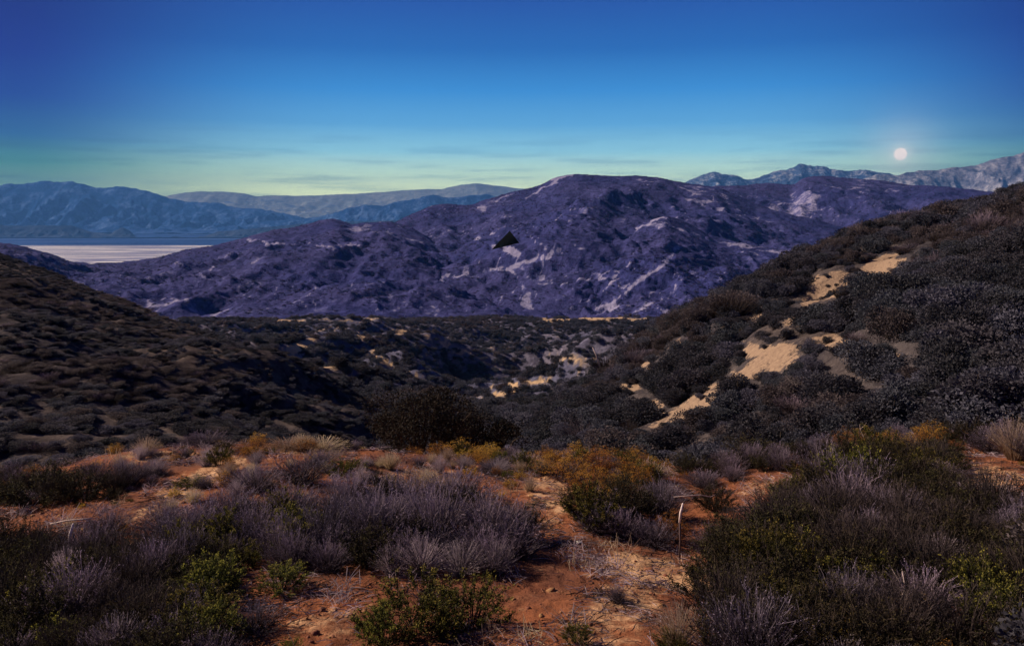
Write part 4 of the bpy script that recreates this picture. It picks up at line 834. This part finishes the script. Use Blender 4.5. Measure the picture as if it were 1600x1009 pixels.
cover('far_valley', SH, 0, -.42, .42, 200, 500, 26000, 1.5, 3.4, val_lines, val_blobs, [.28, .78], 0, None, seed=202)
cover('shaded_hill', SH, 1, -1.0, -.02, 28, 135, 20000, .6, 1.3, (), (), [.36, .60], 100,
      [('dark low bush on the shaded hillside facing the knoll', 'dark bushes on the shaded hillside'), ('greyish low bush on the shaded hillside', 'grey bushes on the shaded hillside'), ('brown low bush on the shaded hillside', 'brown bushes on the shaded hillside')], seed=203)
cover('brushy_hill', SH, 2, -.02, 1.0, 19, 100, 7500, .9, 2.6, (), rg_blobs, [.46, .74], 150,
      [('black-green rounded bush on the steep hillside with bare tan patches', 'dark bushes on the patchy hillside'), ('blue-grey rounded bush on the steep hillside with bare tan patches', 'grey bushes on the patchy hillside'), ('brown dry bush on the steep hillside with bare tan patches', 'brown bushes on the patchy hillside')], barek=.30, seed=204)

# purple hills: scrub clumps as single low lumps
def far_cover(nm, sh, s0, s1, Y0, Y1, n, lines, blobs, seed):
    rng = np.random.default_rng(seed); sl, Y = jitter_pts(s0, s1, Y0, Y1, n, rng); Z = sh.z(sl, Y)
    Yc = np.interp(sl, sh.g, sh.Yc); Yf = np.interp(sl, sh.g, sh.Yf); t = (Y - Yf) / (Yc - Yf)
    px, py = proj(sl * Y, Y, Z); b = bare(px, py, lines, blobs); dn = fbm(sl * Y / 60, Y / 60, 3, seed)
    m = (b < .35) & (t > 0) & (t < 1.06) & (rng.random(len(b)) < .6 + .9 * dn); sl, Y, Z = sl[m], Y[m], Z[m]
    d = rng.uniform(1.5, 3.6, len(Y)); scatter(nm, np.stack([sl * Y, Y, Z - .1 * d], -1), np.stack([d, d, d * .34], -1), rng.uniform(0, 6.28, len(Y)), PB)
M['purple_brush'] = leaf_mat('purple_brush', [(.042, .042, .13), (.056, .056, .16), (.075, .074, .20)], .4, objvar=.15)
PB = [p[0][1] for p in protos('hill:purple_brush:90:.26', 3)]
far_cover('purple_hill_scrub', MAIN, -.35, .42, 700, 1560, 34000, L1, B1, 301)
far_cover('low_ridge_scrub', LEDGE, -.70, .1, 560, 1200, 22000, L2, (), 302)
far_cover('far_ridge_scrub', EAST, .16, .70, 950, 1760, 14000, L3, (), 303)
far_cover('spur_scrub', NEARP, .0, .5, 620, 1080, 15000, L4, B4, 304)

# near ground: pebbles, dry litter and small weeds
def near_pts(n, seed, Y0=4.2, Y1=16.5, thr=-1):
    rng = np.random.default_rng(seed); sl, Y = jitter_pts(-.72, .72, Y0, Y1, n, rng); X = sl * Y
    m = fbm(X / .9, Y / .9, 3, seed) > thr; X, Y = X[m], Y[m]
    return np.stack([X, Y, gz(X, Y)], -1), rng
r_ = np.random.default_rng(77); s_ = np.concatenate([r_.uniform(.74, 1.5, 170), r_.uniform(-1.5, -.74, 170)]); Y_ = r_.uniform(4, 15.5, 340); Xs = s_ * Y_; d_ = r_.uniform(.6, 1.2, 340)
scatter('outlying_brush', np.stack([Xs, Y_, gz(Xs, Y_, False)], -1), np.stack([d_, d_, d_ * .8], -1), r_.uniform(0, 6.28, 340), MD + MB)
def pebble(seed):
    rng = np.random.default_rng(seed); V, fc = uv_sphere(.5, 7, 5); V = V * (1 + .25 * rng.normal(size=(len(V), 1))) * np.array([1, .8, .55])
    return mesh_from('pebble', V, fc, [M['pebble']])
M['pebble'] = leaf_mat('pebble', [(.16, .06, .035), (.30, .15, .09), (.46, .33, .25)], 0.0, objvar=.3)
P, rng = near_pts(8000, 401); d = rng.gamma(2.0, .012, len(P)).clip(.008, .10); scatter('pebbles', P, np.stack([d, d, d], -1), rng.uniform(0, 6.28, len(P)), [pebble(i) for i in range(4)], tilt=.5)
def litter(seed, up, n=26, ln=.16, mat='straw'):
    rng = np.random.default_rng(seed); b = np.concatenate([rng.normal(0, .09, (n, 2)), np.zeros((n, 1))], 1); d = unit(np.concatenate([rng.normal(size=(n, 2)), rng.uniform(0, up, (n, 1))], 1)); L = rng.uniform(.4, 1, n)[:, None] * ln
    P = np.stack([b + [0, 0, .006], b + d * L * .5 + [0, 0, .012], b + d * L + [0, 0, .004]], 1); V, q = strip(P, np.array([.006, .005, .003])[None] * np.ones((n, 1)), rng)
    return mesh_from('litter', V, q, [M[mat]], attrs={'tip': rng.random() * np.ones(len(V)) * .5})
P, rng = near_pts(3200, 402, thr=.0); d = rng.uniform(.6, 1.4, len(P)); scatter('dry_litter', P, np.stack([d, d, d], -1), rng.uniform(0, 6.28, len(P)), [litter(i, .15, mat=('dim_stem', 'sage_stem', 'dim_stem', 'lilac_straw')[i]) for i in range(4)], tilt=.08)
P, rng = near_pts(1300, 403, thr=.15); d = rng.uniform(.5, 1.3, len(P)); scatter('sparse_dry_grass', P, np.stack([d, d, d], -1), rng.uniform(0, 6.28, len(P)), [litter(10 + i, 2.2, 34, .17, ('straw', 'lilac_straw', 'sage_stem')[i]) for i in range(3)], tilt=.1)
gm = [p[1][1] for p in protos('green')] + [p[1][1] for p in protos('rust')]
P, rng = near_pts(420, 404, thr=.12); d = rng.uniform(.08, .24, len(P)); scatter('small_weeds', P, np.stack([d, d, d * .8], -1), rng.uniform(0, 6.28, len(P)), gm, tilt=.2)

# ------------------------------------------------------------------ single things
# black triangular craft: flat wedge with a shallow keel, in front of the purple hill
A, B, C = (Vector([float(c) for c in at(*p)]) for p in ((767.5, 390.5, 296), (796.5, 360.5, 305), (811.5, 379.5, 300)))
nrm = (B - A).cross(C - A).normalized(); ctr = (A + B + C) / 3
V = []
for off in (1.1, -1.1):
    for p in (A, B, C): V.append(p + (ctr - p) * .12 + nrm * off * .15)
V += [A, B, C, ctr + nrm * .55, ctr - nrm * .55]
V = np.array([v - ctr for v in V])
tri = []
for b, apex in ((0, 9), (3, 10)):
    for i in range(3):
        j = (i + 1) % 3; tri += [(b + i, b + j, apex), (b + i, 6 + i, 6 + j), (b + i, 6 + j, b + j)]
mt, t, out = new_mat('matt_black_hull'); t.links.new(principled(t, (.0035, .0045, .003, 1), .9, .05).outputs[0], out.inputs[0])
ufo = obj('triangular_craft', mesh_from('triangular_craft', V, np.array(tri), [mt])); ufo.location = ctr
tag(ufo, 'flat black triangular craft hovering in front of the purple hill', 'aircraft')

# big dark tree standing just past the crest
def big_tree(px, py, Y, w, h, label, seed, mat='tree_leaf', n=15000, nlump=26):
    rng = np.random.default_rng(seed); x, y, z = at(px, py, Y); root = bpy.data.objects.new('dark_tree', None); COL.objects.link(root); root.location = (float(x), float(y), float(z))
    tag(root, label, 'tree')
    ang = rng.uniform(0, 6.28, nlump); rr = np.sqrt(rng.uniform(0, 1, nlump)) * .40 * w
    lc = np.stack([np.cos(ang) * rr, np.sin(ang) * rr, h * (.86 - .5 * (rr / (.5 * w)) ** 2) * rng.uniform(.45, .95, nlump)], -1); lr = rng.uniform(.10, .20, nlump) * w
    i = rng.integers(0, nlump, n); d = unit(rng.normal(size=(n, 3)) + [0, 0, .3]); c = lc[i] + d * (lr[i] * rng.uniform(.4, 1.12, n) ** .6)[:, None] * np.array([1, 1, .8]); c[:, 2] = np.abs(c[:, 2])
    V, q = leaves(c, unit(d + rng.normal(size=(n, 3)) * .8), rng.uniform(.05, .10, n), rng.uniform(.02, .045, n), rng=rng)
    obj('crown', mesh_from('crown', V, q, [M[mat]], attrs={'tip': np.repeat(np.clip(rng.normal(0, .25, n), 0, 1), 4)}), parent=root)
    parts = []
    for j in range(nlump):
        b = np.array([rng.normal() * .1, rng.normal() * .1, -1.2]); m1 = b * .5 + lc[j] * .4 + rng.normal(size=3) * .1
        tv, tq, tt = tube([b, m1, lc[j], lc[j] + unit(lc[j]) * lr[j] * .8], [.07, .05, .025, .008], 5); parts.append((tv, tq))
    V, q = join(parts); obj('trunk', mesh_from('trunk', V, q, [M['bark']]), parent=root)
    return root
M['tree_leaf'] = leaf_mat('dark_tree_leaf', [(.007, .007, .007), (.014, .012, .011), (.032, .022, .020)], .2, tip=(.055, .036, .032))
big_tree(664, 722, 21.5, 3.7, 2.35, 'big black-green tree on the lip of the ravine, rising in front of the valley', 501)
big_tree(756, 718, 23.0, 2.5, 1.4, 'lower dark tree leaning out beside the big black-green tree', 502, n=8000, nlump=16)
big_tree(1255, 525, 52, 5.0, 2.0, 'spreading black tree in the middle of the patchy hillside, under the bare tan scars', 503, n=8000)

# stakes, sticks and the white stone
def stick(name, pix, radii, mat, parent=None, lift=0.0):
    P = [Vector([float(c) for c in at(px, py, Y)]) for px, py, Y in pix]; o0 = P[-1]
    V, q, tt = tube([np.array(p - o0) for p in P], radii, 6)
    o = obj(name, mesh_from(name, V, [q, tt], [mat], smooth=True), parent=parent)
    if parent is None: o.location = o0
    return o, o0
def stake(px0, py0, pxm, pym, px1, py1, label, r=.02):
    X, Y, z = hit(px1, py1); root = bpy.data.objects.new('wooden_stake', None); COL.objects.link(root)
    b = Vector([float(c) for c in at(px1, py1, Y)]); m_ = Vector([float(c) for c in at(pxm, pym, Y - .03)]); tpt = Vector([float(c) for c in at(px0, py0, Y - .06)])
    root.location = b; dn = Vector((0, 0, -.12))
    V, q, tt = tube([np.array(dn), np.array((m_ - b) * .5) + [.01, 0, 0], np.array(m_ - b)], [r * .8, r * .9, r * .8], 7)  # lower half coloured dark: a shadow painted on the pale stake
    obj('post', mesh_from('post', V, [q, tt], [M['stake_wood']], smooth=True), parent=root)
    V, q, tt = tube([np.array(m_ - b), np.array((m_ + tpt) / 2 - b) + [-.006, 0, 0], np.array(tpt - b)], [r * 1.05, r * 1.15, r * .7], 7)
    obj('bleached_tip', mesh_from('bleached_tip', V, [q, tt], [M['white_paint']], smooth=True), parent=root)
    tag(root, label, 'stake'); return Y
Yk = stake(1067, 786, 1062, 816, 1061, 872, 'tall leaning stake with lower half coloured as shadow, between trail and a dark round shrub', .012)
Yl = stake(114, 818, 108, 848, 107, 880, 'short bleached stake standing on the dark brush below the red bank', .012)
o, _ = stick('fallen_stick', [(1052, 776, Yk + 1.3), (1080, 774, Yk + 1.35), (1095, 773, Yk + 1.4), (1110, 776, Yk + 1.4), (1118, 772, Yk + 1.45)], [.003, .007, .006, .005, .002], M['dead_wood']); tag(o, 'pale stick lying crosswise just behind the tall stake', 'stick')
o, _ = stick('fallen_stick', [(78, 818, Yl + .6), (105, 813, Yl + .6), (128, 811, Yl + .6), (152, 809, Yl + .6)], [.005, .009, .010, .004], M['dead_wood']); tag(o, 'thin pale stick lying on the red soil behind the short stake', 'stick')
def twig(px, py, label, hpx, seed):
    rng = random.Random(seed); X, Y, z = hit(px, py); root = bpy.data.objects.new('dead_twig', None); COL.objects.link(root); root.location = (X, Y, z - .02)
    hh = hpx / F * Y; Pm = [np.array((0, 0, -.02))]; lean = rng.uniform(-.4, .4)
    for i in range(1, 5): Pm.append(np.array((lean * hh * i / 4 + rng.uniform(-.05, .05) * hh, rng.uniform(-.06, .06) * hh, hh * i / 4)))
    V, q, tt = tube(Pm, [.011, .009, .007, .005, .002], 5); obj('stem', mesh_from('stem', V, [q, tt], [M['dead_wood']]), parent=root)
    for k in range(3):
        a = Pm[1 + k]; s = rng.choice((-1, 1)); b = a + np.array((s * hh * rng.uniform(.15, .4), rng.uniform(-.1, .1) * hh, hh * rng.uniform(.15, .35))); V, q, tt = tube([a, (a + b) / 2 + [0, 0, -.01], b], [.006, .004, .0015], 4)
        obj('branch', mesh_from('branch', V, [q, tt], [M['dead_wood']]), parent=root)
    tag(root, label, 'twig')
twig(1071, 889, 'short forked white twig sticking up beside the sandy clearing', 28, 1)
twig(295, 865, 'crooked bare twig rising from the sagebrush behind the short stake', 50, 2)
twig(118, 915, 'bare pale twig in the dark brush under the short stake', 40, 3)
twig(342, 975, 'curled pale twig beside the round patch of bare soil', 24, 4)
twig(1395, 985, 'long thin white twig arching out of the dark thicket near the bottom', 110, 5)
twig(1260, 830, 'thin bare twig standing in the upper part of the dark thicket', 45, 6)
twig(1480, 1005, 'straight pale stalk near the bottom of the dark thicket', 60, 7)
twig(1350, 690, 'white branching dead twig on the crest under the brushy hillside', 34, 8)
twig(652, 872, 'straight thick pale stem standing over the bleached lilac grass', 36, 9)
def stalk(px, py0, py1, Y, label, lean=0):
    o, _ = stick('dead_stalk', [(px + lean, py0, Y), (px + lean * .5, (py0 + py1) / 2, Y), (px, py1 + 6, Y)], [.03, .05, .06], M['dead_wood']); tag(o, label, 'stalk')
stalk(937, 543, 566, 58, 'thin pale dead stalk leaning on the skyline of the brushy slope above the ravine', -11)
stalk(1048, 508, 528, 66, 'short dead stalk on the spur line where the brushy slope meets the valley', 1)
stalk(1106, 482, 505, 66, 'twin dead stalk standing by the highest bare patch', -2)
stalk(978, 580, 606, 55, 'dim dead stalk above a small tan patch', -1)
X, Y, z = hit(905, 850); rs = np.random.default_rng(9); V, fc = uv_sphere(.5, 14, 9); V = V * (1 + .09 * rs.normal(size=(len(V), 1))) * np.array([.075, .06, .045])
st = obj('white_stone', mesh_from('white_stone', V, fc, [plain_mat('white_stone', (.85, .84, .82), var=.1)])); st.location = (X, Y, z + .014); tag(st, 'small bright white stone lying on the trail under the dark green shrub', 'stone')
